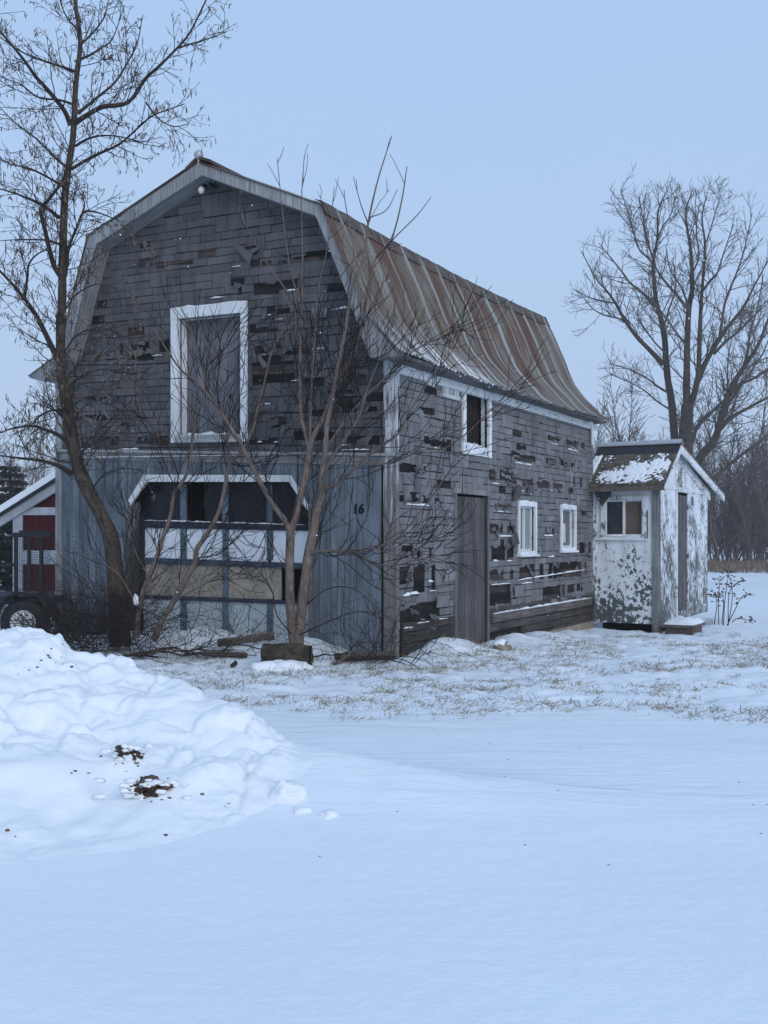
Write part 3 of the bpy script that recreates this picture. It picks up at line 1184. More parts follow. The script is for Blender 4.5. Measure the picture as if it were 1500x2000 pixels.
flap(GF, [(461, 484), (468, 478), (496, 497), (487, 516)], .05, .05, .75)
flap(SF, [(1003, 948), (1016, 950), (1013, 972), (1002, 978)], .05, .04, .45)
flap(SF, [(992, 1052), (1004, 1040), (1013, 1062), (1001, 1066)], .06, .05, .5)
flap(SF, [(868, 1122), (887, 1116), (885, 1132), (867, 1136)], .04, .03, 1.6)
flap(SF, [(1030, 950), (1040, 948), (1040, 966), (1028, 966)], .04, .03, .6)
flap(SF, [(1003, 1145), (1020, 1141), (1022, 1164), (1006, 1166)], .04, .02, 1.2)
flap(SF, [(852, 1166), (873, 1162), (875, 1184), (853, 1187)], .04, .02, 1.15)
flap(GF, [(610, 602), (640, 600), (640, 620), (612, 622)], .04, .02, 1.0)
# snow caught on the broken courses
mb = MB()
for (x0, x1, y) in ((828, 878, 874), (954, 975, 943), (998, 1045, 905), (1069, 1098, 867), (1106, 1135, 879), (1000, 1030, 957), (1045, 1058, 957), (1070, 1082, 957), (960, 998, 998), (958, 1003, 1046), (960, 972, 1094), (985, 1002, 1094),
                    (1058, 1080, 1045), (783, 806, 1086), (812, 830, 1098), (777, 798, 1162), (830, 850, 1134), (835, 850, 1152), (778, 830, 1158), (845, 872, 1207), (782, 805, 1224), (806, 838, 1214), (1066, 1083, 1086), (776, 866, 985), (954, 1000, 1139), (1010, 1050, 1137)):
    a0, z = SF.un(x0, y)
    a1, _ = SF.un(x1, y)
    zm = SF.un((x0 + x1) / 2, y)[1]
    snow_strip(mb, SF, a0, a1, zm - .01, -.002, .03, 0, rg.uniform(.02, .045), rg, None, True)
a0, a1 = pl_a[0], pl_b[0]
snow_strip(mb, SF, a0, a1, pl_a[1] - .02 - a0 * (pl_b[1] - pl_a[1]) / (a1 - a0), .0, .055, (pl_b[1] - pl_a[1]) / (a1 - a0), .028, rg)
b0, b1 = SF.un(1010, 1133), SF.un(1143, 1112)
snow_strip(mb, SF, b0[0], b1[0], b0[1] - b0[0] * (b1[1] - b0[1]) / (b1[0] - b0[0]), .0, .025, (b1[1] - b0[1]) / (b1[0] - b0[0]), .022, rg)
tag(mb.build("snow_on_side_wall", SNOW, barn), kind="stuff")
mb = MB()
for (x0, x1, y) in ((442, 478, 520), (405, 452, 580), (520, 536, 615), (537, 562, 622), (545, 600, 566), (497, 565, 690), (590, 650, 680), (640, 690, 602), (497, 545, 788), (565, 590, 742), (610, 625, 735), (500, 515, 862), (535, 550, 862), (296, 325, 693), (140, 185, 876), (230, 290, 876), (650, 740, 877), (660, 690, 868)):
    a0, z = GF.un(x1, y)
    a1, _ = GF.un(x0, y)
    zm = GF.un((x0 + x1) / 2, y)[1]
    snow_strip(mb, GF, a0, a1, zm - K * (a0 + a1) / 2 - .01, -.002, .035, K, rg.uniform(.016, .04), rg, None, True)
snow_strip(mb, GF, .2, UW - .2, lint(0) + .02, .0, .085, K * .9, .018, rg)
tag(mb.build("snow_on_gable", SNOW, barn), kind="stuff")

# --- side door
mb = MB()
n = 6
for i in range(n):
    a = sdoor[0] + (sdoor[1] - sdoor[0]) * i / n
    b = sdoor[0] + (sdoor[1] - sdoor[0]) * (i + 1) / n
    SF.box(mb, a + .002, b - .002, -.1, sdoor[3] - .03, -.08, -.035 + rg.uniform(-.006, .006), rg.uniform(.7, 1.0))
GREYDOOR = m_wood("grey_door_board", (.055, .049, .05), (.115, .106, .108), (.21, .198, .198), (38, 1.3), .6)
sd = mb.build("side_door", GREYDOOR, barn)
mb = MB()
SF.box(mb, sdoor[0] - .1, sdoor[1] + .06, sdoor[3], sdoor[3] + .07, -.05, .03, .75)
SF.box(mb, sdoor[0] - .06, sdoor[0], -.2, sdoor[3] - .002, -.05, .02, .5)
SF.box(mb, sdoor[1], sdoor[1] + .05, -.2, sdoor[3] - .002, -.05, .02, .5)
mb.build("door_frame", GREYW, sd)


def window(op, fw, top, bot, mat=WHITE, rec=.09):
    mb = MB()
    SF.box(mb, op[0] - fw, op[0], op[2] - bot, op[3] + top, -rec, .04)
    SF.box(mb, op[1], op[1] + fw, op[2] - bot, op[3] + top, -rec, .04)
    SF.box(mb, op[0] + .001, op[1] - .001, op[3], op[3] + top - .003, -rec, .037)
    if bot: SF.box(mb, op[0] + .001, op[1] - .001, op[2] - bot + .003, op[2], -rec, .037)
    return mb.build("window", mat, barn)


# upper opening: no glass left
WPEEL = m_paint("window_paint_flaked", (.80, .82, .84), (.12, .11, .10), .40, (16, 16), (2.7, .05), .6, .02)
w = window(w_up, .085, .13, .13, WPEEL)
mb = MB()
for i in range(4):
    a = w_up[0] + (w_up[1] - w_up[0]) * i / 4
    SF.box(mb, a, a + (w_up[1] - w_up[0]) / 4 - .006, w_up[2], w_up[3], -.16, -.12 + rg.uniform(-.01, .01), rg.uniform(.5, 1.3))
mb.build("boarding", BACK, w)
mb = MB()
snow_strip(mb, SF, w_up[0], w_up[1], w_up[2] - .002, -.09, .03, 0, .07, rg)
mb.build("snow_cover", SNOW, w)
for op, kind in ((w_a, 0), (w_b, 1)):
    w = window(op, .055, .075, .05)
    mb = MB()
    b = .022
    SF.box(mb, op[0], op[0] + b, op[2], op[3], -.07, -.025)
    SF.box(mb, op[1] - b, op[1], op[2], op[3], -.07, -.025)
    SF.box(mb, op[0] + b, op[1] - b, op[3] - b, op[3], -.07, -.026)
    SF.box(mb, op[0] + b, op[1] - b, op[2], op[2] + b * 1.4, -.07, -.026)
    if kind == 0:
        am = (op[0] + op[1]) / 2
        SF.box(mb, am - .02, am + .008, op[2] + b, op[3] - b, -.07, -.024)
    mb.build("sash", WHITE, w)
    mb = MB()
    SF.box(mb, op[0] + b, op[1] - b, op[2] + b, op[3] - b, -.085, -.06)
    mb.build("pane", GLASS if kind == 0 else m_glass("dusty_window_glass", (.10, .095, .10), .25), w)
    mb = MB()
    if kind == 0:
        SF.box(mb, am + .012, op[1] - b - .002, op[2] + b * 1.5, op[3] - b, -.06, -.052)
        mb.build("curtain", CURT, w)
    else:
        a0, z1 = SF.un(1097, 1022)
        a1, z0 = SF.un(1110, 1058)
        SF.prism(mb, [(a0, z0), (a1 + .02, z0 - .02), (a1, (z0 + z1) / 2), (a1, z1), (a0, z1)], -.059, -.053)
        mb.build("paper", PAPER, w)
    mb = MB()
    SF.box(mb, op[0] - .075, op[1] + .075, op[2] - .085, op[2] - .052, -.02, .075)
    mb.build("sill", WHITE, w)
    mb = MB()
    snow_strip(mb, SF, op[0] - .06, op[1] + .06, op[2] - .053, .0, .07, 0, .035, rg)
    mb.build("snow_cover", SNOW, w)
    mb = MB()
    snow_strip(mb, SF, op[0] - .05, op[1] + .05, op[3] + .074, .0, .04, 0, .02, rg)
    mb.build("snow_cover", SNOW, w)
# patches under the eave
mb = MB()
a0, z1 = SF.un(863, 738, .02)
a1, z0 = SF.un(896, 776, .02)
for i in range(7):
    a = a0 + (a1 - a0) * i / 7
    SF.box(mb, a, a + (a1 - a0) / 7 - .012, z0, z1 - .01, 0.002, rg.uniform(.02, .035), rg.uniform(.5, 1.1))
SF.box(mb, a0 - .02, a1, z0 - .05, z0 - .005, .002, .05, 1.0)
mb.build("louvre_patch", CORNER, barn)
mb = MB()
a0, z1 = SF.un(822, 724, .02)
a1, z0 = SF.un(848, 756, .02)
SF.prism(mb, [(a0, z1), (a1, z1), (a1, z0), (a0 + .1, z0 + .03)], .002, .025)
mb.build("board_patch", WHITEH, barn)

# --- ball on the ridge and the yard lamp
mb = MB()
pk = GF.pt(oR[0][0], oR[0][1], OH)
mb.tube([pk - Z * .04, pk + Z * .07], .022, .018, 8)
mb.blob(pk + Z * .10, (.062, .062, .062), 1, (14, 10), 0)
mb.build("ridge_ball", GALV, barn)
lp = GF.pt(*GF.un(398, 372, .1), .1)
mb = MB()
mb.tube([lp + V * .1 + Z * .06, lp + Z * .07, lp - V * .03 + Z * .03], .022, .02, 8, 1, True)
mb.tube([lp + U * -.13 + V * .1 + Z * .05, lp + U * -.13 + Z * .06, lp + U * -.12 - V * .04 + Z * .02], .022, .04, 8, 1, True)
lamp = mb.build("yard_lamp", BLACK, barn)
mb = MB()
mb.blob(lp - V * .05 - Z * .01, (.042, .042, .05), 1, (12, 8), 0)
mb.build("bulb", WHITEP, lamp)

# ------------------------------------------------------------------ entry shed
A = C0 + V * SLEN + (-U) * .0
WF = Frame(A, -U, -V)                 # wall with the window
wl = WF.un(1288, 1100)[0]
Kc = A - U * wl
DF = Frame(Kc, V, -U)                 # end wall with the door
dl = DF.un(1382, 1100)[0]
shed = thing("entry_shed", "small white shed with flaking paint built against the far end of the barn", "shed", (Kc.x, Kc.y, -.2))
zb = WF.un(1220, 1217)[1]
ze = WF.un(1285, 943)[1]
wop = unrect(WF, 1182, 977, 1255, 1046)
mb = MB()
tiles(WF, mb, .03, wl, zb, ze, [wop], [[(0, -1), (wl, -1), (wl, 5), (0, 5)]], 0, 0)
mb.build("window_wall", SHEDW, shed)
pkA, pkZ = DF.un(1313, 866)
fe_a, fe_z = DF.un(1383, 962)
dop = unrect(DF, 1321, 962, 1344, 1192)
end = [(0, zb), (dl, zb), (dl, fe_z), (pkA, pkZ - .03), (0, ze + .02)]
mb = MB()
tiles(DF, mb, 0, dl, zb, 5, [dop], [end], 0, 0)
mb.build("end_wall", SHEDD, shed)
mb = MB()
bkF = Frame(Kc + V * dl, U, V)
bkF.box(mb, 0, wl, zb, fe_z, -.02, 0, .8, 0, True)
lfF = Frame(A, V, U)
lfF.prism(mb, end, -.02, 0, .6, True)
mb.build("rear_wall", SHEDD, shed)
mb = MB()
mb.face([A + Z * zb, A + V * dl + Z * zb, Kc + V * dl + Z * zb, Kc + Z * zb])
mb.build("floor", BACK, shed)
# corner boards, batten, gable mouldings
mb = MB()
DF.box(mb, -.02, .12, zb - .02, ze, .001, .028)
WF.box(mb, .0, .07, zb - .02, ze, .001, .022, 1.05)
mb.build("corner_board", SHEDD, shed)
mb = MB()
WF.box(mb, wl - .12, wl + .026, zb - .05, ze, .001, .03, .8)
mb.build("bare_corner_board", GREYW, shed)
mb = MB()
q0, q1 = DF.un(1293, 941), DF.un(1383, 955)
DF.box(mb, 0.12, dl, ze - .08, ze + .0, .001, .022)
m0 = DF.un(1330, 905)
DF.box(mb, m0[0] - .03, m0[0] + .05, ze, ze + .5, .001, .02)
DF.prism(mb, [(0.0, ze + .02), (pkA, pkZ - .03), (pkA, pkZ - .20), (.02, ze - .12)], .001, .03)
DF.prism(mb, [(pkA, pkZ - .03), (dl + .1, fe_z - .0), (dl + .1, fe_z - .16), (pkA, pkZ - .2)], .001, .032)
mb.build("gable_trim", WHITEH, shed)
# roof
rr = .22
near_e = (-.28, ze - .02)
zpk = pkZ + .02
# the two slopes, in (a along V, z), extruded across the shed
mb = MB()
RF = Frame(A - U * (wl + .16), V, -U)
far_e = DF.un(1403, 946)


def slope(mb, p, q, th, w0, w1, col=1.0):
    RF.prism(mb, [p, q, (q[0], q[1] - th), (p[0], p[1] - th)], w0, w1, col, True)


W = wl + .32
slope(mb, near_e, (pkA, zpk), .05, -W, 0)
slope(mb, (pkA, zpk), (far_e[0] - .15, fe_z + .02), .05, -W, 0)
sroof = mb.build("roof", ROOFING, shed)
mb = MB()
slope(mb, (pkA - .30, zpk - .30 * (zpk - near_e[1]) / (pkA - near_e[0]) + .012), (pkA + .01, zpk + .014), .02, -W, .01)
mb.build("ridge_felt", TAR, sroof)
mb = MB()
RF.prism(mb, [(pkA - .1, zpk - .035), (pkA, zpk + .035), (pkA + .12, zpk - .04), (pkA + .12, zpk - .02), (pkA, zpk + .055), (pkA - .1, zpk - .015)], -W, .015, 1, True)
mb.build("ridge_cap", GALV, sroof)
mb = MB()
slope(mb, (near_e[0] - .02, near_e[1] - .05), (near_e[0] + .02, near_e[1] - .045), .075, -W, -.01, 1.0)
mb.build("eave_board", DOORW, sroof)
mb = MB()
sgn = (zpk - near_e[1]) / (pkA - near_e[0])
RF.prism(mb, [(near_e[0], near_e[1] - .055), (pkA, zpk - .055), (pkA, zpk - .19), (near_e[0] + .05, near_e[1] - .13)], -.03, .004, 1)
RF.prism(mb, [(pkA, zpk - .055), (far_e[0] - .15, fe_z - .035), (far_e[0] - .17, fe_z - .15), (pkA, zpk - .19)], -.03, .005, 1)
mb.build("rake_board", WHITEH, sroof)
# snow on the near slope
mb = MB()
nA, nW = 44, 80
rows = []
for i in range(nA + 1):
    a = near_e[0] + .02 + (pkA - .34 - near_e[0]) * i / nA
    zr = near_e[1] + (a - near_e[0]) * sgn
    row = []
    for j in range(nW + 1):
        w = -W + .03 + (W - .06) * j / nW
        t, s_ = i / nA, j / nW
        m = nz(s_ * 4 + 2, t * 2.5, 12) * .8 + nz(s_ * 13, t * 9, 5) * .45
        e = m + .62 - 1.5 * max(0, abs(s_ - .60) - .22) - 1.2 * abs(t - .38) + (.9 if s_ < .1 else 0)
        h = max(-.02, min(.018, (e - .30 + .75 * nz(s_ * 30, t * 22, 9)) * .06))
        row.append(RF.pt(a, zr + h, w))
    rows.append(row)
mb.grid(rows, None, 1, True)
mb.build("snow_cover", SNOW, sroof)
# hanging strip of torn roofing and the sagging moulding
mb = MB()
f0 = [WF.un(x, y, .25) for x, y in ((1158, 947), (1196, 948), (1192, 968), (1175, 989), (1160, 962))]
WF.prism(mb, f0, .23, .245, 1.2, True)
mb.build("torn_roofing", TAR, shed)
mb = MB()
arc = [WF.pt(*WF.un(x, y, .03), .03) for x, y in ((1192, 955), (1215, 950), (1238, 948), (1262, 952), (1285, 958))]
mb.tube(crom(arc, 4), .02, .02, 6)
mb.build("sagging_moulding", DOORW, shed)
# window
mb = MB()
fx = .075
WF.box(mb, wop[0] - fx, wop[0], wop[2] - .05, wop[3] + fx, -.05, .028)
WF.box(mb, wop[1], wop[1] + fx, wop[2] - .05, wop[3] + fx, -.05, .028)
WF.box(mb, wop[0] + .001, wop[1] - .001, wop[3], wop[3] + fx - .002, -.05, .026)
sw = mb.build("window", SHEDD, shed)
mb = MB()
WF.box(mb, wop[0] - .16, wop[1] + .1, wop[2] - .085, wop[2] - .052, -.03, .06)
mb.build("sill", WHITEH, sw)
am = (wop[0] + wop[1]) / 2
mb = MB()
for a0, a1 in ((wop[0], am), (am, wop[1])):
    WF.box(mb, a0, a0 + .022, wop[2], wop[3], -.045, -.012)
    WF.box(mb, a1 - .022, a1, wop[2], wop[3], -.045, -.012)
    WF.box(mb, a0 + .022, a1 - .022, wop[3] - .022, wop[3], -.045, -.013)
    WF.box(mb, a0 + .022, a1 - .022, wop[2], wop[2] + .022, -.045, -.013)
mb.build("sash", WHITE, sw)
mb = MB()
WF.box(mb, wop[0] + .02, am - .02, wop[2] + .02, wop[3] - .02, -.06, -.035)
mb.build("pane", GLASS, sw)
mb = MB()
WF.box(mb, am + .02, wop[1] - .02, wop[2] + .02, wop[3] - .02, -.06, -.034)
mb.build("boarded_pane", BROWNB, sw)
mb = MB()
snow_strip(mb, WF, wop[0] - .14, wop[1] + .08, wop[2] - .053, .0, .055, 0, .03, rg)
mb.build("snow_cover", SNOW, sw)
mb = MB()
snow_strip(mb, WF, wop[0] + .02, am, wop[2] - .01, -.01, .03, 0, .06, rg)
mb.build("snow_cover", SNOW, sw)
# bare shutter strip beside the window
mb = MB()
WF.pxp(mb, [(1261, 997), (1265, 997), (1265, 1052), (1258, 1052)], .001, .02)
mb.build("bare_strip", DOORW, shed)
# door, ajar
mb = MB()
n = 5
for i in range(n):
    a = dop[0] + .12 + (dop[1] - dop[0] - .12) * i / n
    DF.box(mb, a, a + (dop[1] - dop[0] - .12) / n - .004, dop[2], dop[3] - .05, -.06, -.02 + rg.uniform(-.004, .004), rg.uniform(.8, 1.2))
sd2 = mb.build("shed_door", GREYDOOR, shed)
mb = MB()
DF.box(mb, dop[0] - .08, dop[1] + .08, dop[3], dop[3] + .08, -.04, .03)
DF.box(mb, dop[0] - .08, dop[0], zb, dop[3] - .001, -.04, .028)
mb.build("door_frame", WHITEH, sd2)
# small oval light beside the door
oc = DF.un(1352, 979, .03)
mb = MB()
ring, ring2 = [], []
for i in range(16):
    q = 2 * math.pi * i / 16
    ring.append((oc[0] + .17 * math.cos(q), oc[1] + .135 * math.sin(q)))
    ring2.append((oc[0] + .12 * math.cos(q), oc[1] + .10 * math.sin(q)))
DF.prism(mb, ring, 0, .03)
ov = mb.build("oval_window", WHITEH, shed)
mb = MB()
DF.prism(mb, ring2, .01, .034)
mb.build("pane", GLASS, ov)
mb = MB()
WF.box(mb, .05, wl - .2, -.7, zb - .005, -.45, -.40, .8)  # dark sheets added, set back under the floor, to keep the gap unlit
DF.box(mb, .3, dl, -.7, zb - .005, -.45, -.40, .8)
mb.build("gap_darkener", BACK, shed)
# pier under the corner
mb = MB()
pc = Kc + U * .06 + V * .04
mb.tube([Vector((pc.x, pc.y, -.6)), Vector((pc.x, pc.y, -.2)), Vector((pc.x, pc.y, zb + .0))], .085, .08, 10, 1, True, .2)
mb.build("corner_pier", CONC, shed)

# wooden step at the shed door
sb = DF.pt(*DF.un(1350, 1205, .5), .5)
TF = Frame((sb.x, sb.y, 0), V, -U)
step = thing("wooden_step", "low brown wooden step capped with snow below the shed door", "step", (sb.x, sb.y, -.3))
mb = MB()
TF.box(mb, -.36, .36, -.4, -.06, -.35, .10)
mb.build("riser_box", BROWNB, step)
mb = MB()
TF.box(mb, -.43, .43, -.06, -.015, -.4, .15)
mb.build("tread", DOORW, step)
mb = MB()
rows = []
for i in range(9):
    t = i / 8
    rows.append([TF.pt(-.42 + .84 * j / 14, -.02 + .12 * (min(1, 5 * t, 5 * (1 - t), 5 * j / 14, 5 * (1 - j / 14)) ** .5) * (.8 + .5 * nz(j * .4, i * .5, 3)), -.38 + .52 * t) for j in range(15)])
mb.grid(rows)
mb.build("snow_cover", SNOW, step)

# ------------------------------------------------------------------ snow pile in the foreground
# crest of the pile: (x, y, height, width towards the camera, width away)
CREST = [(-5.2, 7.3, .88, 3.0, 1.6), (-3.4, 7.1, .83, 3.0, 1.5), (-2.62, 7.05, .77, 3.0, 1.4), (-2.30, 7.0, .765, 2.95, 1.3), (-2.05, 6.95, .64, 2.85, 1.2), (-1.75, 6.85, .50, 2.65, 1.1),
         (-1.40, 6.6, .37, 2.35, 1.0), (-1.05, 6.35, .26, 2.0, .8), (-.78, 6.1, .17, 1.6, .7), (-.5, 5.9, .04, 1.2, .6), (0, 5.7, -.03, .8, .5), (1, 5.5, -.08, .6, .5)]


def crest(x):
    for p, q in zip(CREST[:-1], CREST[1:]):
        if x <= q[0]:
            t = sstep(0, 1, max(0, (x - p[0]) / (q[0] - p[0]))) * .3 + .7 * max(0, (x - p[0]) / (q[0] - p[0]))
            return [p[i] + (q[i] - p[i]) * t for i in range(1, 5)]
    return list(CREST[-1][1:])


def pile(x, y):
    cy, ch, wf, wb = crest(x)
    t = (cy - y) / wf if y < cy else (y - cy) / wb
    if t >= 1.05: return -.05
    t = min(t, 1)
    if y < cy:
        f = 1 - (.55 * t + .45 * t * t * (3 - 2 * t))
        f = max(0, f) ** 1.22
    else:
        f = (1 - t) ** 1.5
    h = max(ch, .0) * f
    amp = sstep(0, .10, h) * (1 - .35 * sstep(-.2, .3, y - cy))
    v = Vector((x, y, h * 1.4))
    d = noise.voronoi(v * 2.1 + Vector((.6 * nz(x, y, 1), .6 * nz(x, y, 2), 0)))[0]
    chunk = (d[1] - d[0])
    d2 = noise.voronoi(v * 4.6)[0]
    pc = noise.voronoi(v * 2.6 + Vector((.9 * nz(x * 1.3, y, 1), .9 * nz(x, y * 1.3, 2), 0)))
    hs = pc[1][0]
    off = nz(hs.x * 9.1, hs.y * 7.7, 3)
    edge = sstep(.0, .10, pc[0][1] - pc[0][0])
    pd = noise.voronoi(v * 6.5 + Vector((.5 * nz(x * 3, y, 1), 0, 0)))
    hs2 = pd[1][0]
    off2 = nz(hs2.x * 9.1, hs2.y * 7.7, 6) * sstep(0, .12, pd[0][1] - pd[0][0])
    bk = sstep(-.35, .3, nz(x * .9, y * 1.1, 21))
    h += amp * bk * (.085 * off * edge - .022 * (1 - edge) + .03 * off2 + .05 * (min(d2[1] - d2[0], .25) - .12))
    h += amp * (.085 * noise.noise(v * 2.3) + .040 * noise.noise(v * 5.5) + .020 * bk * noise.noise(v * 13) + .009 * bk * noise.noise(v * 27))
    cr = math.exp(-((y - cy) / .14) ** 2) * sstep(.3, .6, ch)
    h += cr * (.035 * noise.noise(Vector((x * 5, 3, 0))) + .018 * noise.noise(Vector((x * 14, 5, 0))))
    return h


x0, x1, y0, y1, st = -4.4, .55, 3.75, 8.7, .0175
rows = []
yy = y0
while yy < y1:
    row = []
    xx = x0
    while xx < x1:
        e = min(1, (xx - x0) / .1, (x1 - xx) / .4, (yy - y0) / .4, (y1 - yy) / .3)
        hp = pile(xx, yy)
        row.append(Vector((xx, yy, gh(xx, yy) + hp - .022 - .05 * (1 - e))))
        xx += st
    rows.append(row)
    yy += st
mb = MB()
mb.grid(rows)
tag(mb.build("snow_pile", SNOW, None, (-2.5, 6.2, 0)), "large lumpy ploughed snow pile in the left foreground", "snow pile")


def ptop(x, y): return gh(x, y) + pile(x, y) - .022


# clods of frozen earth and small snow chunks on the pile
def on_pile(px, py):
    best = None
    for i in range(600):
        Y = 3.8 + i * .008
        p = P(px, py, Y)
        if p.z <= ptop(p.x, p.y): return p
    return P(px, py, 6)


def clod(px, py, r, label, seed):
    c = on_pile(px, py)
    mb = MB()
    rg = random.Random(seed)
    for i in range(26):
        q = c + Vector((max(-.8, min(.8, rg.gauss(0, .42))) * r[0], rg.gauss(-.1, .3) * r[1], max(-.7, min(.7, rg.gauss(0, .42))) * r[2]))
        k = rg.uniform(.14, .42)
        mb.blob(q, (r[0] * k, r[1] * k, r[2] * k * .9), seed + i, (11, 8), 1.1, rg.uniform(.5, 1.5))
    o = mb.build("dirt_clod", DIRT, None, c)
    tag(o, label, "dirt clod", "clods in the snow pile")
    mb = MB()
    for i in range(44):
        q = c + Vector((rg.gauss(0, .75) * r[0], rg.uniform(-.95, .1) * r[1], r[2] * rg.uniform(-.9, 1.0)))
        k = rg.uniform(.08, .26)
        mb.blob(q, (r[0] * k * 1.3, r[1] * k, r[2] * k * .8), seed * 3 + i, (8, 6), .8)
    mb.build("snow_cover", SNOW, o)


clod(250, 1478, (.075, .06, .07), "upper smaller brown dirt clod stuck in the snow pile", 3)
clod(290, 1545, (.12, .07, .07), "lower wider brown dirt clod stuck in the snow pile", 8)
rg = random.Random(19)
mb = MB()
for cx, cy, n, sp in ((105, 1290, 14, 26), (60, 1300, 5, 20), (150, 1510, 4, 22), (250, 1480, 16, 26), (290, 1550, 16, 30), (440, 1570, 4, 18), (330, 1640, 2, 20), (20, 1625, 2, 15)):
    for i in range(n):
        c = on_pile(cx + rg.gauss(0, sp), cy + rg.gauss(0, sp * .5))
        r = rg.uniform(.003, .011)
        mb.blob(c, (r * 1.3, r, r * .8), i, (6, 4), .8, rg.uniform(.7, 2.2))
tag(mb.build("dirt_crumbs", DIRT, None, (-2, 6, 0)), kind="stuff", label="small brown crumbs of dirt scattered over the snow pile")
for px, py, r, sd, lb in ((563, 1560, .085, 4, "upright snow chunk at the right foot of the snow pile"), (640, 1600, .055, 5, "flat snow chunk lying out to the right of the snow pile"), (590, 1590, .05, 6, "small snow chunk in front of the upright chunk")):
    c = on_pile(px, py)
    mb = MB()
    mb.blob(c + Z * r * .1, (r, r * .9, r * (1.05 if sd == 4 else .6)), sd, (18, 12), .5)
    tag(mb.build("snow_chunk", SNOW, None, c), lb, "snow chunk", "snow chunks beside the pile")

# ------------------------------------------------------------------ trees
def keep_off(p, m=.07):
    """branches do not pass through the barn walls or the eaves"""
    q = p - C0
    u_, v_ = q.dot(U), q.dot(V)
    if -.5 < u_ < UW + .6 and -1.0 < v_ < SLEN + .5 and p.z < 7:
        lim = -m if p.z < 3.4 else -m - OH
        if u_ < -.04 and p.z < 3.4: return p
        if v_ > lim and u_ > -.02: return p + V * (lim - v_)
        if v_ > lim: return p + V * (lim - v_) if v_ < .6 else p
    return p


class Grow:
    """side shoots: spc spacing and ln length range per level, first level first"""

    def __init__(s, mb, rg, seg, up, wob, ang, spc, ln, guard=False, rmin=.003, small=.01):
        s.mb, s.rg, s.seg, s.up, s.wob, s.ang, s.spc, s.ln, s.guard, s.rmin, s.small = mb, rg, seg, up, wob, ang, spc, ln, guard, rmin, small
        s.tips = []
        s.zthin = 99

    def branch(s, p, d, L, r, lv):
        rg = s.rg
        n = max(2, min(8, int(L / s.seg + .5)))
        pts = [p.copy()]
        d = d.normalized()
        for i in range(n):
            d = d + Vector((rg.gauss(0, s.wob), rg.gauss(0, s.wob), rg.gauss(0, s.wob))) + Z * s.up
            d.normalize()
            q = pts[-1] + d * (L / n)
            if s.guard: q = keep_off(q)
            pts.append(q)
        s.mb.tube(pts, r, max(s.rmin * .6, r * .4), 3 if r < s.small else 5)
        s.tips.append(pts[-1])
        if lv < len(s.spc): s.kids(pts, r, lv)

    def kids(s, pts, r, lv=0, t0=.15, k_=1.0, r_child=None):
        if lv >= len(s.spc): return
        rg = s.rg
        n = int(plen(pts) * (1 - t0) / s.spc[lv] + rg.random())
        for k in range(n):
            t = t0 + (1 - t0) * (k + rg.random()) / n
            x = t * (len(pts) - 1)
            i = min(int(x), len(pts) - 2)
            q = pts[i].lerp(pts[i + 1], x - i)
            if q.z > s.zthin and rg.random() < .72: continue
            d = (pts[i + 1] - pts[i]).normalized()
            ax = Matrix.Rotation(rg.uniform(0, 6.283), 3, d) @ d.orthogonal().normalized()
            a = math.radians(rg.uniform(*s.ang))
            l = rg.uniform(*s.ln[lv]) * (1.25 - .8 * t) * k_ * (.55 if q.z > s.zthin else 1)
            rr = max(s.rmin, min(r * .6, (r_child or r * .6) * (1 - .5 * t)))
            s.branch(q, d * math.cos(a) + ax * math.sin(a), l, rr, lv + 1)


def trace(pxs, Y0, Y1=None, n=4, off=0):
    """pixel polyline -> smooth branch running from depth Y0 to depth Y1"""
    Y1 = Y0 if Y1 is None else Y1
    m = len(pxs) - 1
    return crom([P(x, y, Y0 + (Y1 - Y0) * (i / m)) for i, (x, y) in enumerate(pxs)], n)


def plen(pts): return sum((b - a).length for a, b in zip(pts[:-1], pts[1:]))


# --- the tall leaning tree before the gable's left end
rg = random.Random(101)
TY = 13.0
base = P(236, 1240, TY)
base.z = gh(base.x, base.y)
tree = thing("ash_tree", "tall bare tree with leaning trunk and dry seed clusters before the barn's left end", "tree", base)
mb = MB()
trunk_px = [(236, 1262), (228, 1150), (213, 1040), (177, 967), (153, 915), (142, 860), (133, 803), (123, 743), (118, 660), (121, 600), (123, 500), (126, 400), (133, 333), (143, 267), (148, 167), (157, 83), (147, 0), (150, -90), (158, -180)]
tp = trace(trunk_px, TY, 12.6, 4)
mb.tube(tp[:9], .14, .094, 10, 1, False, .35)
mb.tube(tp[8:41], .094, .05, 9, 1, False, .25)
mb.tube(tp[40:], .052, .016, 7)
mb.build("trunk", BARKD, tree)
crown = MB()
G = Grow(crown, rg, .11, .06, .17, (28, 65), (.095, .095, .12), ((.25, .8), (.10, .36), (.05, .15)), True, .0039)
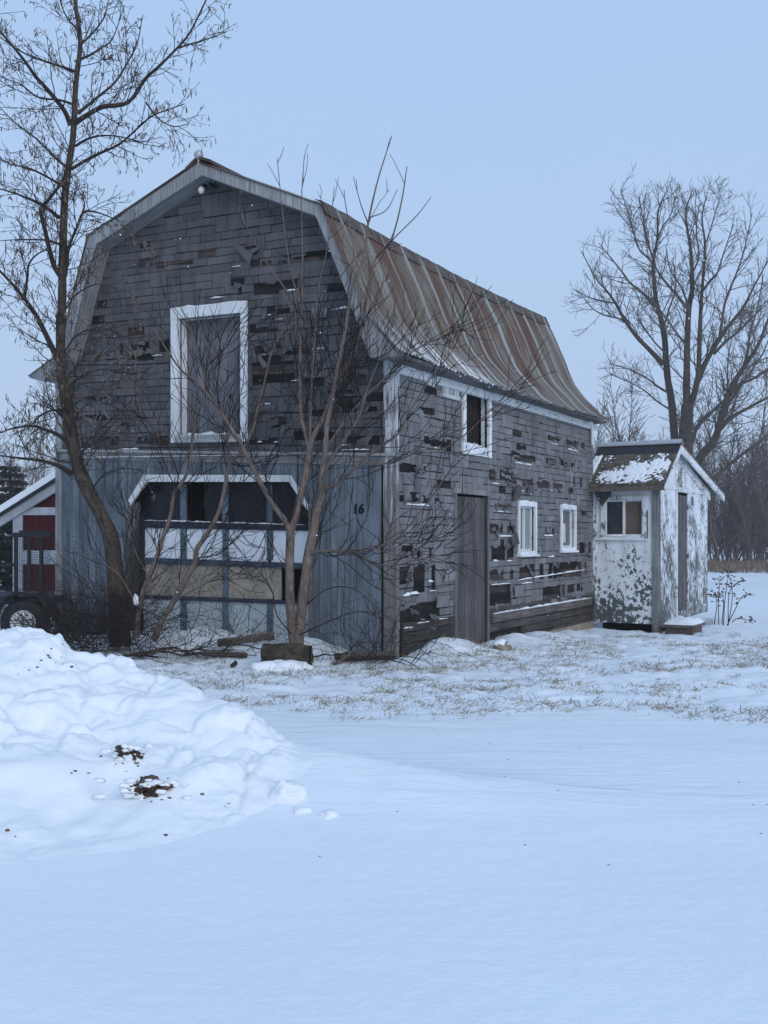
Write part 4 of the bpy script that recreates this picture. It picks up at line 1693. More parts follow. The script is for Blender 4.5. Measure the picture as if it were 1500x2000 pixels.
limbs = [
    ([(147, 240), (165, 228), (200, 209), (250, 200), (283, 155), (310, 130), (340, 100), (370, 65), (405, -5)], 12.7, 12.0, .036),
    ([(345, 95), (375, 85), (400, 78), (443, 62)], 12.2, 12.0, .012),
    ([(138, 245), (125, 215), (95, 178), (70, 150), (45, 115), (0, 60), (-30, 20)], 12.7, 12.2, .036),
    ([(146, 140), (120, 130), (80, 117), (40, 100), (-10, 66)], 12.7, 12.0, .02),
    ([(148, 120), (175, 108), (195, 95), (220, 75), (243, 10)], 12.7, 13.2, .018),
    ([(122, 545), (104, 515), (88, 450), (80, 410), (95, 390), (118, 360), (128, 340)], 12.8, 12.4, .04),
    ([(115, 425), (90, 405), (60, 390), (30, 378), (-10, 366)], 12.8, 12.0, .026),
    ([(128, 540), (134, 485), (150, 445), (163, 415), (190, 415), (235, 432)], 12.8, 12.3, .026),
    ([(160, 420), (165, 395), (150, 365)], 12.6, 12.5, .014),
    ([(118, 715), (95, 665), (70, 615), (45, 580), (15, 545), (-30, 500)], 12.9, 12.3, .045),
    ([(48, 582), (53, 545), (57, 515), (75, 495), (95, 488)], 12.6, 12.2, .02),
    ([(137, 870), (115, 850), (85, 838), (60, 832), (20, 838), (-10, 850)], 12.9, 12.2, .028),
    ([(140, 925), (110, 908), (75, 899), (40, 895), (0, 890)], 12.9, 12.1, .036),
    ([(135, 810), (115, 802), (95, 803), (75, 815), (60, 832), (35, 845)], 12.9, 12.4, .02),
    ([(140, 330), (170, 312), (200, 297), (235, 280), (275, 245), (300, 225), (360, 203)], 12.7, 12.0, .022),
    ([(148, 285), (170, 272), (200, 265), (240, 268), (285, 283)], 12.7, 12.1, .018),
    ([(152, 222), (190, 190), (225, 160), (250, 120), (268, 85), (278, 35)], 12.7, 13.0, .02),
    ([(285, 200), (310, 232), (340, 247), (368, 242)], 12.3, 12.0, .011),
    ([(147, 205), (115, 195), (75, 190), (40, 165), (0, 150)], 12.7, 12.1, .018),
    ([(135, 330), (110, 310), (70, 270), (30, 240), (0, 210)], 12.7, 12.1, .018),
    ([(130, 370), (100, 350), (60, 330), (20, 320), (-20, 300)], 12.7, 12.1, .018),
    ([(123, 480), (95, 470), (50, 468), (0, 470)], 12.7, 12.1, .018),
    ([(155, 90), (185, 60), (205, 30), (215, -20)], 12.6, 12.3, .014),
    ([(155, 60), (135, 40), (120, 10), (110, -30)], 12.6, 12.9, .014),
    ([(128, 760), (160, 735), (205, 720), (250, 735), (285, 770)], 12.8, 12.2, .013),
    ([(125, 690), (150, 655), (200, 640), (250, 660), (290, 655)], 12.8, 12.2, .012),
    ([(124, 610), (150, 575), (190, 555), (230, 565)], 12.8, 12.3, .012),
    ([(133, 800), (165, 780), (215, 790), (262, 820)], 12.8, 12.1, .010),
    ([(175, 965), (200, 930), (240, 915), (285, 920)], 12.9, 12.3, .012),
]
for pxs, ya, yb, r in limbs:
    pts = trace(pxs, ya, yb, 4)
    pts = [keep_off(p) for p in pts]
    crown.tube(pts, r, max(.0045, r * .25), 6 if r > .02 else 5, 1, False, .1)
    G.kids(pts, max(.008, r * .5), 0, .12, 1.0 if r > .015 else .7, .009)
G.kids(tp[14:], .03, 0, .0, 1.25, .011)
crown.build("crown", BARKT, tree)
# dry seeds hanging from the twig ends
mb = MB()
for t in G.tips:
    if rg.random() < .5 and t.z > 1.2:
        k = 1 if rg.random() < .8 else 3
        for i in range(k):
            q = t + Vector((rg.gauss(0, .025), rg.gauss(0, .025), 0))
            l = rg.uniform(.035, .12)
            w = rg.uniform(.005, .010)
            d = Vector((rg.gauss(0, .3), rg.gauss(0, .3), -1)).normalized() * l
            sdv = Vector((rg.gauss(0, 1), rg.gauss(0, 1), 0)).normalized() * w
            c = rg.uniform(.5, 1.3)
            mb.face([q, q + d * .5 + sdv, q + d, q + d * .5 - sdv], None, c)
for cx, cy in ((255, 455), (300, 490), (145, 580), (265, 585), (250, 690), (262, 780), (240, 870), (300, 845), (130, 720), (105, 715), (228, 735), (60, 840), (40, 480), (35, 540), (265, 640), (180, 690), (95, 620), (60, 790)):
    for i in range(26):
        q = keep_off(P(cx + rg.gauss(0, 9), cy + rg.gauss(0, 14), 12.5 + rg.uniform(-.2, .2)), .1)
        l = rg.uniform(.04, .11)
        d = Vector((rg.gauss(0, .5), rg.gauss(0, .5), -1)).normalized() * l
        sdv = Vector((rg.gauss(0, 1), rg.gauss(0, 1), rg.gauss(0, .5))).normalized() * rg.uniform(.005, .013)
        mb.face([q, q + d * .5 + sdv, q + d, q + d * .5 - sdv], None, rg.uniform(.5, 1.4))
tag(mb.build("seed_clusters", SEED, tree), kind="stuff")


def sapling(name, label, basepx, Yb, stems, seed, twigmat=BARKST, trunkmat=BARKS, ang=(18, 48), upv=.09, group=None, split=.009):
    rg = random.Random(seed)
    b = P(*basepx, Yb)
    b.z = gh(b.x, b.y)
    t = thing(name, label, "tree", b, group)
    tm, cm = MB(), MB()
    G = Grow(cm, rg, .10, upv, .145, ang, (.125, .21), ((.45, 1.4), (.16, .6)), True, .0046)
    G.zthin = 4.0
    for pxs, ya, yb, r0, r1 in stems:
        pts = [keep_off(p) for p in trace(pxs, ya, yb, 4)]
        (tm if r0 > split else cm).tube(pts, r0, r1, 8 if r0 > .03 else 6, 1, False, .15)
        L = plen(pts)
        hi = 0
        for i, p in enumerate(pts):
            if p.z < .9: hi = i / (len(pts) - 1)
        G.kids(pts, min(r0 * .6, .012), 0, max(.12, hi * .8), 1.0 if r0 > .012 else .7, .0075)
    tm.build("trunk", trunkmat, t)
    cm.build("crown", twigmat, t)
    return t


YS = 12.05
sapling("young_tree", "bare young tree with two reddish brown stems rising behind the log", (578, 1262), YS, [
    ([(574, 1268), (566, 1160), (567, 1060), (569, 1035)], YS, YS - .05, .060, .046),
    ([(569, 1040), (555, 1015), (540, 995), (520, 962), (504, 934), (485, 895), (467, 861), (447, 830), (428, 802), (405, 770), (385, 745), (358, 727), (330, 690), (300, 640)], YS - .05, 11.6, .036, .008),
    ([(569, 1036), (579, 1005), (586, 970), (596, 935), (603, 890), (606, 870)], YS - .05, YS - .1, .042, .038),
    ([(605, 878), (597, 845), (590, 822), (586, 775), (586, 720), (587, 665), (590, 598), (589, 544), (591, 503), (589, 395), (594, 308)], YS - .1, 11.8, .032, .004),
    ([(606, 870), (613, 850), (632, 816), (645, 782), (660, 741), (686, 698), (706, 640), (713, 600), (722, 550), (735, 503), (765, 465), (784, 395), (795, 325)], YS - .1, 11.5, .034, .005),
    ([(606, 872), (606, 830), (607, 780), (610, 730), (613, 692), (617, 625), (622, 560), (640, 480), (653, 365)], YS - .1, 11.7, .022, .004),
    ([(582, 1266), (592, 1165), (602, 1090), (610, 1050), (617, 1010), (630, 962)], YS, YS - .1, .062, .050),
    ([(630, 962), (627, 935), (635, 886), (638, 836), (649, 780), (655, 740), (665, 692), (675, 640), (686, 571), (711, 503), (719, 436), (735, 363), (751, 309), (766, 264)], YS - .1, 11.3, .036, .004),
    ([(628, 955), (652, 948), (680, 926), (708, 898), (750, 867), (778, 847), (800, 805), (840, 740), (880, 690), (905, 640)], YS - .1, 11.0, .026, .004),
    ([(632, 925), (650, 890), (680, 847), (702, 811), (711, 780), (725, 740), (742, 700), (760, 650)], YS - .1, 11.2, .022, .004),
    ([(602, 1085), (615, 1078), (645, 1076), (680, 1077), (722, 1068), (764, 1060), (806, 1018), (850, 960), (890, 900)], YS, 10.8, .024, .004),
    ([(682, 1078), (722, 1096), (764, 1105), (820, 1092), (880, 1080)], 11.6, 10.9, .015, .004),
    ([(592, 598), (570, 540), (555, 440), (541, 308)], 11.9, 11.7, .012, .004),
    ([(589, 640), (560, 570), (525, 520), (485, 450), (465, 400)], 11.9, 11.5, .012, .004),
    ([(711, 625), (700, 560), (690, 480), (675, 400), (672, 370)], 11.5, 11.4, .010, .004),
    ([(719, 436), (705, 400), (690, 345)], 11.3, 11.2, .007, .003),
    ([(722, 425), (755, 410), (776, 370)], 11.3, 11.2, .006, .003),
    ([(735, 503), (775, 460), (815, 420), (842, 385)], 11.4, 11.1, .008, .003),
    ([(640, 870), (690, 800), (745, 745), (800, 690), (870, 655), (905, 640)], 11.9, 10.9, .013, .004),
    ([(705, 900), (760, 905), (820, 880), (880, 870), (960, 800), (1000, 760)], 11.6, 10.6, .013, .004),
    ([(722, 1068), (790, 1085), (850, 1050), (905, 1015)], 11.3, 10.7, .010, .004),
    ([(545, 1000), (520, 1040), (500, 1080), (470, 1110)], 12.0, 11.6, .008, .003),
    ([(600, 1180), (640, 1150), (690, 1150), (740, 1190)], 12.0, 11.2, .008, .003),
    ([(585, 1240), (640, 1215), (700, 1195), (760, 1210)], 12.0, 11.0, .008, .003),
    ([(570, 1240), (540, 1200), (530, 1150), (490, 1100), (455, 1090)], 12.0, 11.6, .009, .003),
], 55)
sapling("young_tree", "bare crooked young tree with two brown stems before the garage door", (290, 1240), 12.75, [
    ([(300, 1250), (318, 1208), (340, 1174), (371, 1116), (381, 1099), (384, 1074), (399, 1051), (422, 1012), (433, 981), (441, 942), (447, 907), (473, 880), (495, 835), (505, 790), (518, 740), (530, 690), (555, 640), (600, 560)], 12.75, 12.0, .042, .006),
    ([(447, 907), (444, 860), (440, 815), (425, 770), (430, 700), (455, 640)], 12.5, 12.3, .018, .004),
    ([(265, 1245), (272, 1190), (283, 1145), (304, 1096), (315, 1057), (332, 1012), (340, 964), (354, 945), (368, 915), (376, 855), (383, 803), (397, 782), (404, 735), (415, 680), (420, 640)], 12.75, 12.2, .036, .006),
    ([(404, 735), (390, 700), (370, 640), (340, 560), (315, 440)], 12.3, 12.1, .010, .003),
    ([(410, 710), (440, 680), (470, 630), (500, 600)], 12.3, 12.1, .009, .003),
    ([(300, 1180), (285, 1120), (262, 1070), (250, 1010)], 12.7, 12.3, .018, .004),
    ([(340, 1174), (400, 1140), (450, 1120), (520, 1140)], 12.6, 12.0, .010, .003),
    ([(318, 1208), (270, 1180), (230, 1120), (180, 1090)], 12.7, 12.2, .014, .004),
    ([(383, 1090), (430, 1080), (470, 1040), (500, 1000)], 12.6, 12.3, .009, .003),
    ([(310, 1080), (290, 1040), (250, 1000), (215, 985)], 12.6, 12.2, .008, .003),
    ([(345, 960), (320, 900), (300, 840), (260, 800)], 12.4, 12.1, .008, .003),
    ([(447, 905), (480, 910), (530, 890), (575, 860)], 12.5, 12.1, .008, .003),
], 66)


# --- thickets and brush
def bramble(label, spots, n, seed, Lr=(.5, 1.3), zr=0.0, dirs=None, r=.005, lvl=1, group="brush before the barn"):
    rg = random.Random(seed)
    mb = MB()
    G = Grow(mb, rg, .12, -.05, .26, (25, 75), (.16,), ((.12, .5),), True, .0030)
    c = sum(spots, Vector((0, 0, 0))) / len(spots)
    for i in range(n):
        s_ = rg.choice(spots)
        p = s_ + Vector((rg.gauss(0, .18), rg.gauss(0, .12), 0))
        p.z = gh(p.x, p.y) + rg.uniform(0, zr)
        d = Vector((rg.gauss(0, .8), rg.gauss(-.15, .5), rg.uniform(.25, 1.3)))
        G.up = -.06 if rg.random() < .6 else .03
        G.branch(p, d, rg.uniform(*Lr), rg.uniform(.6, 1.5) * r, 1 - lvl)
    tag(mb.build("bramble", BARKT, None, (c.x, c.y, gh(c.x, c.y))), label, "brush", group)


def gp(px, Y):
    p = P(px, 1000, Y)
    p.z = gh(p.x, p.y)
    return p


bramble("dense dark tangle of brush round the foot of the leaning trunk", [gp(x, 12.7) for x in (205, 225, 245, 260)], 100, 71, (.5, 1.5), .5)
bramble("low dark brush heap between the trailer and the leaning trunk", [gp(x, 12.8) for x in (110, 140, 165, 190)], 110, 72, (.4, 1.2), .3)
bramble("tangle of bare brush growing up before the trailer wheel", [gp(x, 13.4) for x in (60, 95, 120)], 60, 76, (.4, 1.1), .3)
bramble("thin wiry brush before the lower panels of the garage door", [gp(x, 12.6) for x in (330, 400, 470, 530)], 30, 73, (.4, 1.1), .1, None, .004)
bramble("thin upright brush against the barn's near corner", [gp(x, 11.7) for x in (690, 730, 760)], 26, 74, (.5, 1.3), .1, None, .0045)
bramble("long bare whips bending before the side wall", [gp(x, 11.3) for x in (800, 845)], 9, 75, (.7, 1.5), .05, None, .0045)


def fallen(label, px0, Y0, px1, Y1, r, seed, L2=.8, kids=2):
    rg = random.Random(seed)
    a, b = gp(px0, Y0), gp(px1, Y1)
    pts = []
    for i in range(9):
        t = i / 8
        p = a.lerp(b, t)
        p.z = gh(p.x, p.y) + r + .07 * math.sin(t * math.pi) * rg.uniform(.5, 1.2) + .02
        p.x += rg.gauss(0, .03)
        p.y += rg.gauss(0, .03)
        pts.append(p)
    pts = crom(pts, 3)
    mb = MB()
    mb.tube(pts, r, r * .3, 6, 1, True, .2)
    G = Grow(mb, rg, .12, .03, .2, (25, 60), (.11, .12), ((.2 * L2, .8 * L2), (.08, .3)), True, .0034)
    G.kids(pts, r * .7, 0, .1)
    tag(mb.build("fallen_branch", BARKT, None, a), label, "branch", "branches lying on the snow")


fallen("long bare fallen branch reaching across the snow to the log", 215, 12.2, 500, 11.9, .017, 81, 1.0)
fallen("fallen branch on the snow below the leaning trunk", 330, 12.5, 175, 11.6, .018, 82, .9)
fallen("twiggy fallen branch before the middle of the garage door", 360, 12.4, 555, 12.0, .016, 83, .8)
fallen("forked fallen branch at the right of the log", 600, 11.8, 760, 11.5, .010, 84, .7)
fallen("crooked fallen branch running from the brush towards the log", 250, 12.35, 470, 12.25, .02, 86, 1.0)
fallen("bare fallen branch along the snow at the foot of the brush heap", 110, 12.3, 290, 12.1, .016, 87, .9)
fallen("thin fallen branch nearest the snow pile", 160, 11.9, 330, 11.5, .010, 85, .7)

# --- the log and bits of board on the snow
LY = 11.55
la, lb = gp(514, LY), gp(608, LY - .05)
mid = (la + lb) / 2
log = thing("log", "thick short cut log lying on the snow under the two-stemmed young tree", "log", mid)
mb = MB()
zc = .10
pts = [la.lerp(lb, i / 24) + Z * zc for i in range(25)]
for p in pts: p.z = mid.z + zc + .03 * nz(p.x * 5, 1)
mb.tube(pts, .155, .135, 28, 1, False, .45)
mb.build("bark", LOGM, log)
for p, d, r, nm in ((pts[0], -1, .14, 'cut_end'), (pts[-1], 1, .13, 'cut_end')):
    mb = MB()
    ring = [p + Vector((d * .004, math.cos(q) * r, math.sin(q) * r)) for q in [2 * math.pi * k / 18 for k in range(18)]]
    mb.face(ring if d > 0 else ring[::-1], [(v.y, v.z) for v in ring], .8)
    mb.build(nm, BROWNB, log)
mb = MB()
for i in range(5):
    q = mid + Vector((rg.uniform(-.18, .22), -.14 - .04 * i, .0))
    mb.blob(q, (.22, .12, .085), 40 + i, (14, 8), .4)
tag(mb.build("snow_chunk", SNOW, None, mid + Vector((.1, -.2, 0))), "drifted lump of snow in front of the log", "snow chunk")


def plank(label, pa, pb, w, th, lift=(0.02, .02), mat=DOORW, name="plank", tilt=0.0):
    a, b = pa.copy(), pb.copy()
    a.z += lift[0]
    b.z += lift[1]
    d = (b - a).normalized()
    s_ = d.cross(Z).normalized()
    s_ = (s_ * math.cos(tilt) + Z * math.sin(tilt)).normalized()
    n_ = s_.cross(d)
    mb = MB()
    q = [a - s_ * w / 2, a + s_ * w / 2, b + s_ * w * .48, b - s_ * w / 2]
    T = [p + n_ * th for p in q]
    mb.face(T, [(0, 0), (w, 0), (w, 2), (0, 2)])
    mb.face(q[::-1])
    for i in range(4):
        j = (i + 1) % 4
        mb.face([q[i], q[j], T[j], T[i]])
    tag(mb.build(name, mat, None, (a + b) / 2), label, "plank", "boards lying by the barn")


plank("dark weathered board lying at the barn's near corner", gp(655, 11.75), gp(772, 11.6), .14, .05, (.02, .04), BROWNB, tilt=.5)
plank("short dark board leaning on the snow left of the near corner", gp(655, 11.55), gp(700, 11.75), .10, .03, (.0, .14), BROWNB, tilt=.4)
plank("grey board lying along the foot of the garage door", gp(425, 12.45), gp(535, 12.4), .10, .04, (.10, .08), DOORW, tilt=.8)
plank("splintered brown board on the snow before the garage door", gp(395, 12.15), gp(480, 12.0), .10, .05, (.06, .02), BROWNB, tilt=.3)
plank("small stub of board poking up from the snow left of the log", gp(452, 11.45), gp(464, 11.45), .06, .03, (.0, .06), BLACK, tilt=.6)
mb = MB()
c = P(266, 1172, 12.5)
mb.blob(c, (.035, .03, .065), 12, (12, 8), .7)
tag(mb.build("white_scrap", WHITEP, None, c), "small white crumpled scrap caught in the brush beside the garage door", "scrap")
mb = MB()
c = gp(980, 12.9)
mb.blob(c + Z * .05, (.10, .07, .07), 3, (12, 8), .7)
o = tag(mb.build("rubble_lump", CONC, None, c), "small snow-capped lump of rubble right of the barn's side door", "rubble")
mb = MB()
mb.blob(c + Z * .085 - Vector((.02, 0, 0)), (.085, .06, .05), 5, (12, 8), .4)
mb.build("snow_cover", SNOW, o)

# ------------------------------------------------------------------ dead grass poking through the snow
rg = random.Random(201)
mb = MB()


def tuft(x, y, n, h, spread, c=1.0, lean=None):
    z = gh(x, y)
    wd = lean or Vector((.6, .1, 0))
    for i in range(n):
        p = Vector((x + rg.gauss(0, spread), y + rg.gauss(0, spread), z - .01))
        l = h * rg.uniform(.5, 1.25)
        d = Vector((rg.gauss(.3, .9), rg.gauss(0, .8), rg.uniform(.25, 1.2))).normalized()
        w = d.cross(Vector((rg.gauss(0, 1), rg.gauss(0, 1), .1))).normalized() * rg.uniform(.0016, .0034)
        q = p + d * l * .5
        r_ = q + (d * .35 + Vector((rg.gauss(0, .4), rg.gauss(0, .4), rg.uniform(-.6, .15))) + wd * .3) * l * .5
        k = c * rg.uniform(.55, 1.3)
        mb.face([p - w, p + w, q + w * .8, q - w * .8], None, k)
        mb.face([q - w * .8, q + w * .8, r_], None, k)


for i in range(9000):
    y = rg.uniform(7.6, 17.5)
    x = rg.uniform(-3.2, .40 * y + .8)
    q = Vector((x, y, 0)) - C0
    if q.dot(U) > .0 and q.dot(V) > -.15: continue
    dn = nz(x * .75, y * .9, 31) + .5 * nz(x * 2.6, y * 2.8, 17) + .25 * sstep(7.6, 9.3, y) - .55 * (1 - sstep(7.5, 8.8, y)) - .5 * sstep(13.5, 17, y)
    if x < -1.4: dn -= .15
    if dn < .10: continue
    tuft(x, y, rg.randint(2, 12), rg.choice((.05, .07, .10, .15)), rg.choice((.03, .05, .09)), .8 if rg.random() < .5 else 1.1)
for px, Y, n, h in ((870, 11.1, 90, .17), (720, 11.3, 60, .12), (780, 11.2, 60, .12), (840, 11.0, 50, .14), (1165, 11.3, 30, .10), (1190, 9.6, 24, .09), (985, 10.4, 24, .08), (1060, 10.2, 30, .09), (760, 10.4, 30, .10), (730, 9.6, 26, .09), (560, 10.1, 20, .08), (1400, 10.0, 20, .08), (1280, 12.4, 24, .08), (930, 10.3, 30, .08)):
    p = gp(px, Y)
    for k in range(4): tuft(p.x + rg.gauss(0, .06), p.y + rg.gauss(0, .05), n // 4, h, .05)
tag(mb.build("dead_grass", GRASS, None, (1, 10, 0)), kind="stuff", label="dead yellow grass poking through the snow before the barn")
mb = MB()
for i in range(16):
    px, py = rg.uniform(500, 1500), rg.uniform(1440, 1700)
    Y = FPX * EYE / (py - HOR)
    p = gp(px, Y)
    mb.blob(p + Z * .002, (.006, .003, .0025), i, (6, 4), .6)
tag(mb.build("scattered_specks", GRASS, None, (0, 6, 0)), kind="stuff", label="tiny bits of leaf scattered on the open snow")

# --- weed stalks beside the shed
rg = random.Random(77)
WY = 16.4
b = gp(1420, WY)
mb, hd = MB(), MB()
for stem in ([(1422, 1222), (1430, 1170), (1426, 1130), (1412, 1110)], [(1420, 1222), (1436, 1190), (1450, 1165), (1475, 1162)], [(1404, 1220), (1403, 1180), (1405, 1140), (1400, 1128)], [(1395, 1220), (1400, 1175), (1390, 1150)],
             [(1422, 1222), (1424, 1160), (1438, 1140), (1450, 1135)], [(1410, 1220), (1412, 1165), (1385, 1165)], [(1430, 1215), (1440, 1208), (1462, 1212), (1470, 1218)], [(1413, 1222), (1416, 1170), (1424, 1120), (1428, 1117)]):
    pts = trace(stem, WY + rg.uniform(-.2, .2), WY + rg.uniform(-.2, .2), 4)
    mb.tube(pts, .008, .004, 4)
    for k in range(14):
        t = rg.uniform(.45, 1)
        i = int(t * (len(pts) - 1))
        d = Vector((rg.gauss(0, 1), rg.gauss(0, 1), rg.uniform(-.2, 1))).normalized()
        e = pts[i] + d * rg.uniform(.03, .12)
        mb.tube([pts[i], e], .003, .002, 3)
        hd.blob(e, (.016, .016, .013), k, (6, 4), .4, rg.uniform(.5, 1))
o = thing("weed_stalk", "dead branching weed with dark seed heads standing in the snow right of the shed", "weed", b)
mb.build("stem", BARKT, o)
tag(hd.build("seed_heads", SEED, o), kind="stuff")

# ------------------------------------------------------------------ background trees right
def bgtree(label, basepx, Y, limbs, seed, spc=.75, dec=.28, lvl=2, group="bare trees behind the shed", up=.10, rt=.0095):
    rg = random.Random(seed)
    b = P(*basepx, Y)
    b.z = gh(b.x, b.y)
    t = thing("bare_tree", label, "tree", b, group)
    tm, cm = MB(), MB()
    G = Grow(cm, rg, .5, up, .13, (20, 54), (.30, .26, .22), ((.6, 2.3), (.35, 1.05), (.2, .55)), False, rt, .04)
    for k, (pxs, r0, r1) in enumerate(limbs):
        dy = rg.uniform(-3.5, 3.5) if r0 < .2 else rg.uniform(-.4, .4)
        pts = trace(pxs, Y, Y + dy, 4)
        if k == 0: pts[0].z = b.z - .2
        r0, r1 = r0 * .52, max(.016, r1 * .5)
        (tm if r0 > .09 else cm).tube(pts, r0, r1, 8 if r0 > .05 else 5, 1, False, .15)
        G.kids(pts, min(.06, r0 * .6), 0, .45 if k == 0 and len(pts) < 20 else (.35 if r0 > .2 else .15), 1.0, .035)
    tm.build("trunk", BARKB, t)
    cm.build("crown", BARKBT, t)
    return t


BY = 40
bgtree("large bare tree with upright spreading limbs, its trunk rising behind the shed roof's ridge end", (1340, 1110), BY, [
    ([(1341, 1120), (1339, 960), (1339, 872), (1340, 830), (1344, 788)], .62, .48),
    ([(1341, 800), (1341, 740), (1342, 676), (1345, 606), (1351, 570), (1352, 536), (1348, 480), (1343, 452), (1340, 410), (1354, 368)], .30, .03),
    ([(1345, 606), (1325, 580), (1304, 556), (1282, 525), (1268, 480), (1255, 420)], .13, .03),
    ([(1348, 795), (1354, 775), (1363, 738), (1366, 680), (1368, 620), (1371, 570), (1377, 480), (1371, 424), (1382, 375)], .27, .03),
    ([(1360, 750), (1375, 715), (1388, 690), (1410, 655), (1430, 628), (1452, 600), (1475, 555), (1505, 500)], .24, .04),
    ([(1405, 660), (1410, 630), (1416, 592), (1430, 555), (1444, 519), (1458, 470), (1469, 416)], .13, .03),
    ([(1371, 570), (1390, 545), (1400, 536), (1415, 490), (1433, 438)], .10, .03),
    ([(1395, 690), (1420, 665), (1445, 645), (1475, 615), (1520, 575)], .13, .04),
    ([(1342, 676), (1325, 655), (1300, 620), (1285, 600), (1262, 575)], .10, .03),
    ([(1345, 600), (1330, 560), (1310, 530), (1300, 480)], .08, .03),
    ([(1352, 536), (1365, 500), (1360, 450), (1366, 400)], .08, .03),
    ([(1377, 480), (1390, 440), (1402, 400), (1410, 380)], .06, .03),
    ([(1355, 840), (1375, 815), (1400, 795), (1430, 765), (1450, 745)], .10, .03),
], 301)
bgtree("bare tree with one straight trunk left of the largest tree, behind the shed roof", (1322, 1110), BY + 1, [
    ([(1322, 1120), (1320, 950), (1318, 867), (1312, 788), (1303, 732), (1298, 662), (1290, 620), (1280, 578), (1276, 514), (1284, 466), (1286, 410), (1304, 370)], .40, .03),
    ([(1296, 712), (1275, 690), (1248, 662), (1230, 640), (1214, 614), (1200, 589), (1185, 568), (1165, 545), (1135, 490)], .20, .03),
    ([(1205, 592), (1185, 590), (1165, 585), (1150, 580), (1120, 565)], .08, .03),
    ([(1222, 625), (1200, 620), (1180, 615), (1158, 603), (1135, 575)], .08, .03),
    ([(1280, 600), (1255, 572), (1231, 553), (1214, 530), (1190, 500), (1170, 475)], .12, .03),
    ([(1276, 514), (1262, 500), (1248, 486), (1236, 450), (1225, 410), (1212, 370)], .09, .03),
    ([(1274, 500), (1262, 468), (1256, 430), (1248, 385)], .08, .03),
    ([(1301, 765), (1285, 755), (1262, 738), (1230, 722), (1192, 710)], .10, .03),
    ([(1300, 690), (1280, 670), (1258, 640), (1245, 612), (1255, 580)], .08, .03),
    ([(1310, 800), (1285, 785), (1255, 760), (1225, 745), (1190, 730)], .08, .03),
    ([(1296, 640), (1308, 600), (1320, 560), (1315, 510)], .08, .03),
    ([(1284, 466), (1296, 440), (1310, 420), (1318, 385)], .06, .03),
], 302)
BY2 = 36
bgtree("leaning bare tree with several long slanting stems at the right edge", (1345, 1120), BY2, [
    ([(1340, 1125), (1348, 1000), (1363, 903), (1396, 858), (1413, 802), (1427, 760), (1452, 718), (1480, 676), (1500, 625), (1530, 560)], .36, .06),
    ([(1365, 905), (1385, 870), (1405, 840), (1430, 815), (1455, 800), (1500, 776), (1540, 750)], .22, .05),
    ([(1425, 770), (1445, 752), (1470, 740), (1500, 722), (1540, 700)], .14, .04),
    ([(1350, 990), (1375, 960), (1400, 930), (1440, 895), (1500, 850), (1550, 810)], .20, .05),
    ([(1352, 862), (1362, 835), (1395, 800), (1427, 770)], .14, .08),
    ([(1452, 718), (1460, 690), (1465, 650), (1480, 600), (1490, 540)], .12, .03),
    ([(1413, 800), (1440, 765), (1470, 720), (1490, 690), (1510, 640)], .12, .03),
    ([(1396, 858), (1410, 810), (1420, 760), (1422, 700), (1430, 660)], .08, .03),
], 303)

# --- far wood: bare saplings and brush reading as one mass
rg = random.Random(401)
protos = []
for k in range(7):
    mb = MB()
    G = Grow(mb, rg, .6, .06, .12, (15, 48), (.20, .32), ((.8, 2.6), (.3, 1.0)), False, .016, .05)
    H = rg.uniform(6.5, 10.5)
    pts = [Vector((0, 0, -.2))]
    d = Vector((rg.gauss(0, .12), rg.gauss(0, .12), 1))
    for i in range(6):
        d = (d + Vector((rg.gauss(0, .1), rg.gauss(0, .1), .1))).normalized()
        pts.append(pts[-1] + d * H / 6)
    mb.tube(pts, .06, .012, 4)
    G.kids(pts, .04, 0, .08, 1.0, .026)
    protos.append(mb)


def scatter(n, fx, name, mat, seed, sc=(.7, 1.3)):
    rg = random.Random(seed)
    out = MB()
    for i in range(n):
        x, y = fx(rg)
        pr = protos[rg.randrange(len(protos))]
        s_ = rg.uniform(*sc)
        q = rg.uniform(0, 6.28)
        c, sn = math.cos(q) * s_, math.sin(q) * s_
        z = gh(x, y)
        b0 = len(out.v)
        out.v.extend([Vector((x + v.x * c - v.y * sn, y + v.x * sn + v.y * c, z + v.z * s_)) for v in pr.v])
        out.f.extend([tuple(b0 + a for a in f) for f in pr.f])
        out.uv.extend(pr.uv)
        k = rg.uniform(.7, 1.25)
        out.col.extend([k] * len(pr.f))
        out.sm.extend(pr.sm)
    return out.build(name, mat)


def fw(rg):
    while True:
        y = rg.uniform(62, 98)
        x = rg.uniform(.15, .46) * y
        return x, y


def fl(rg):
    y = rg.uniform(66, 100)
    return rg.uniform(-.48, -.20) * y, y


tag(scatter(290, fw, "far_wood", WOODS, 5), kind="stuff", label="bare brown wood behind the snowy field at the right")
tag(scatter(60, fl, "far_wood", WOODS, 6), kind="stuff", label="bare brown wood far behind the red shed at the left")
# brush at the edge of the wood
mb = MB()
rg = random.Random(403)
for i in range(3600):
    y = rg.uniform(57, 72)
    x = rg.uniform(.22, .47) * y
    z = gh(x, y)
    h = rg.uniform(.25, 1.05) * (1 + .5 * nz(x * .2, y * .2))
    d = Vector((rg.gauss(0, .22), rg.gauss(0, .22), 1)) * h
    w = Vector((rg.uniform(.012, .03), 0, 0))
    k = rg.uniform(.5, 1.2)
    p = Vector((x, y, z - .05))
    mb.face([p - w, p + w, p + d * .6 + w * .7, p + d * .6 - w * .7], None, k)
    e = p + d * .6
    mb.face([e - w * .7, e + w * .7, e + Vector((rg.gauss(.1, .25), 0, .28)) * h], None, k)
tag(mb.build("dry_reeds", m_flat("reed_stalks", (.20, .155, .115), .9, .5, 6), None, (20, 60, 0)), kind="stuff", label="tan dry weeds along the edge of the wood")

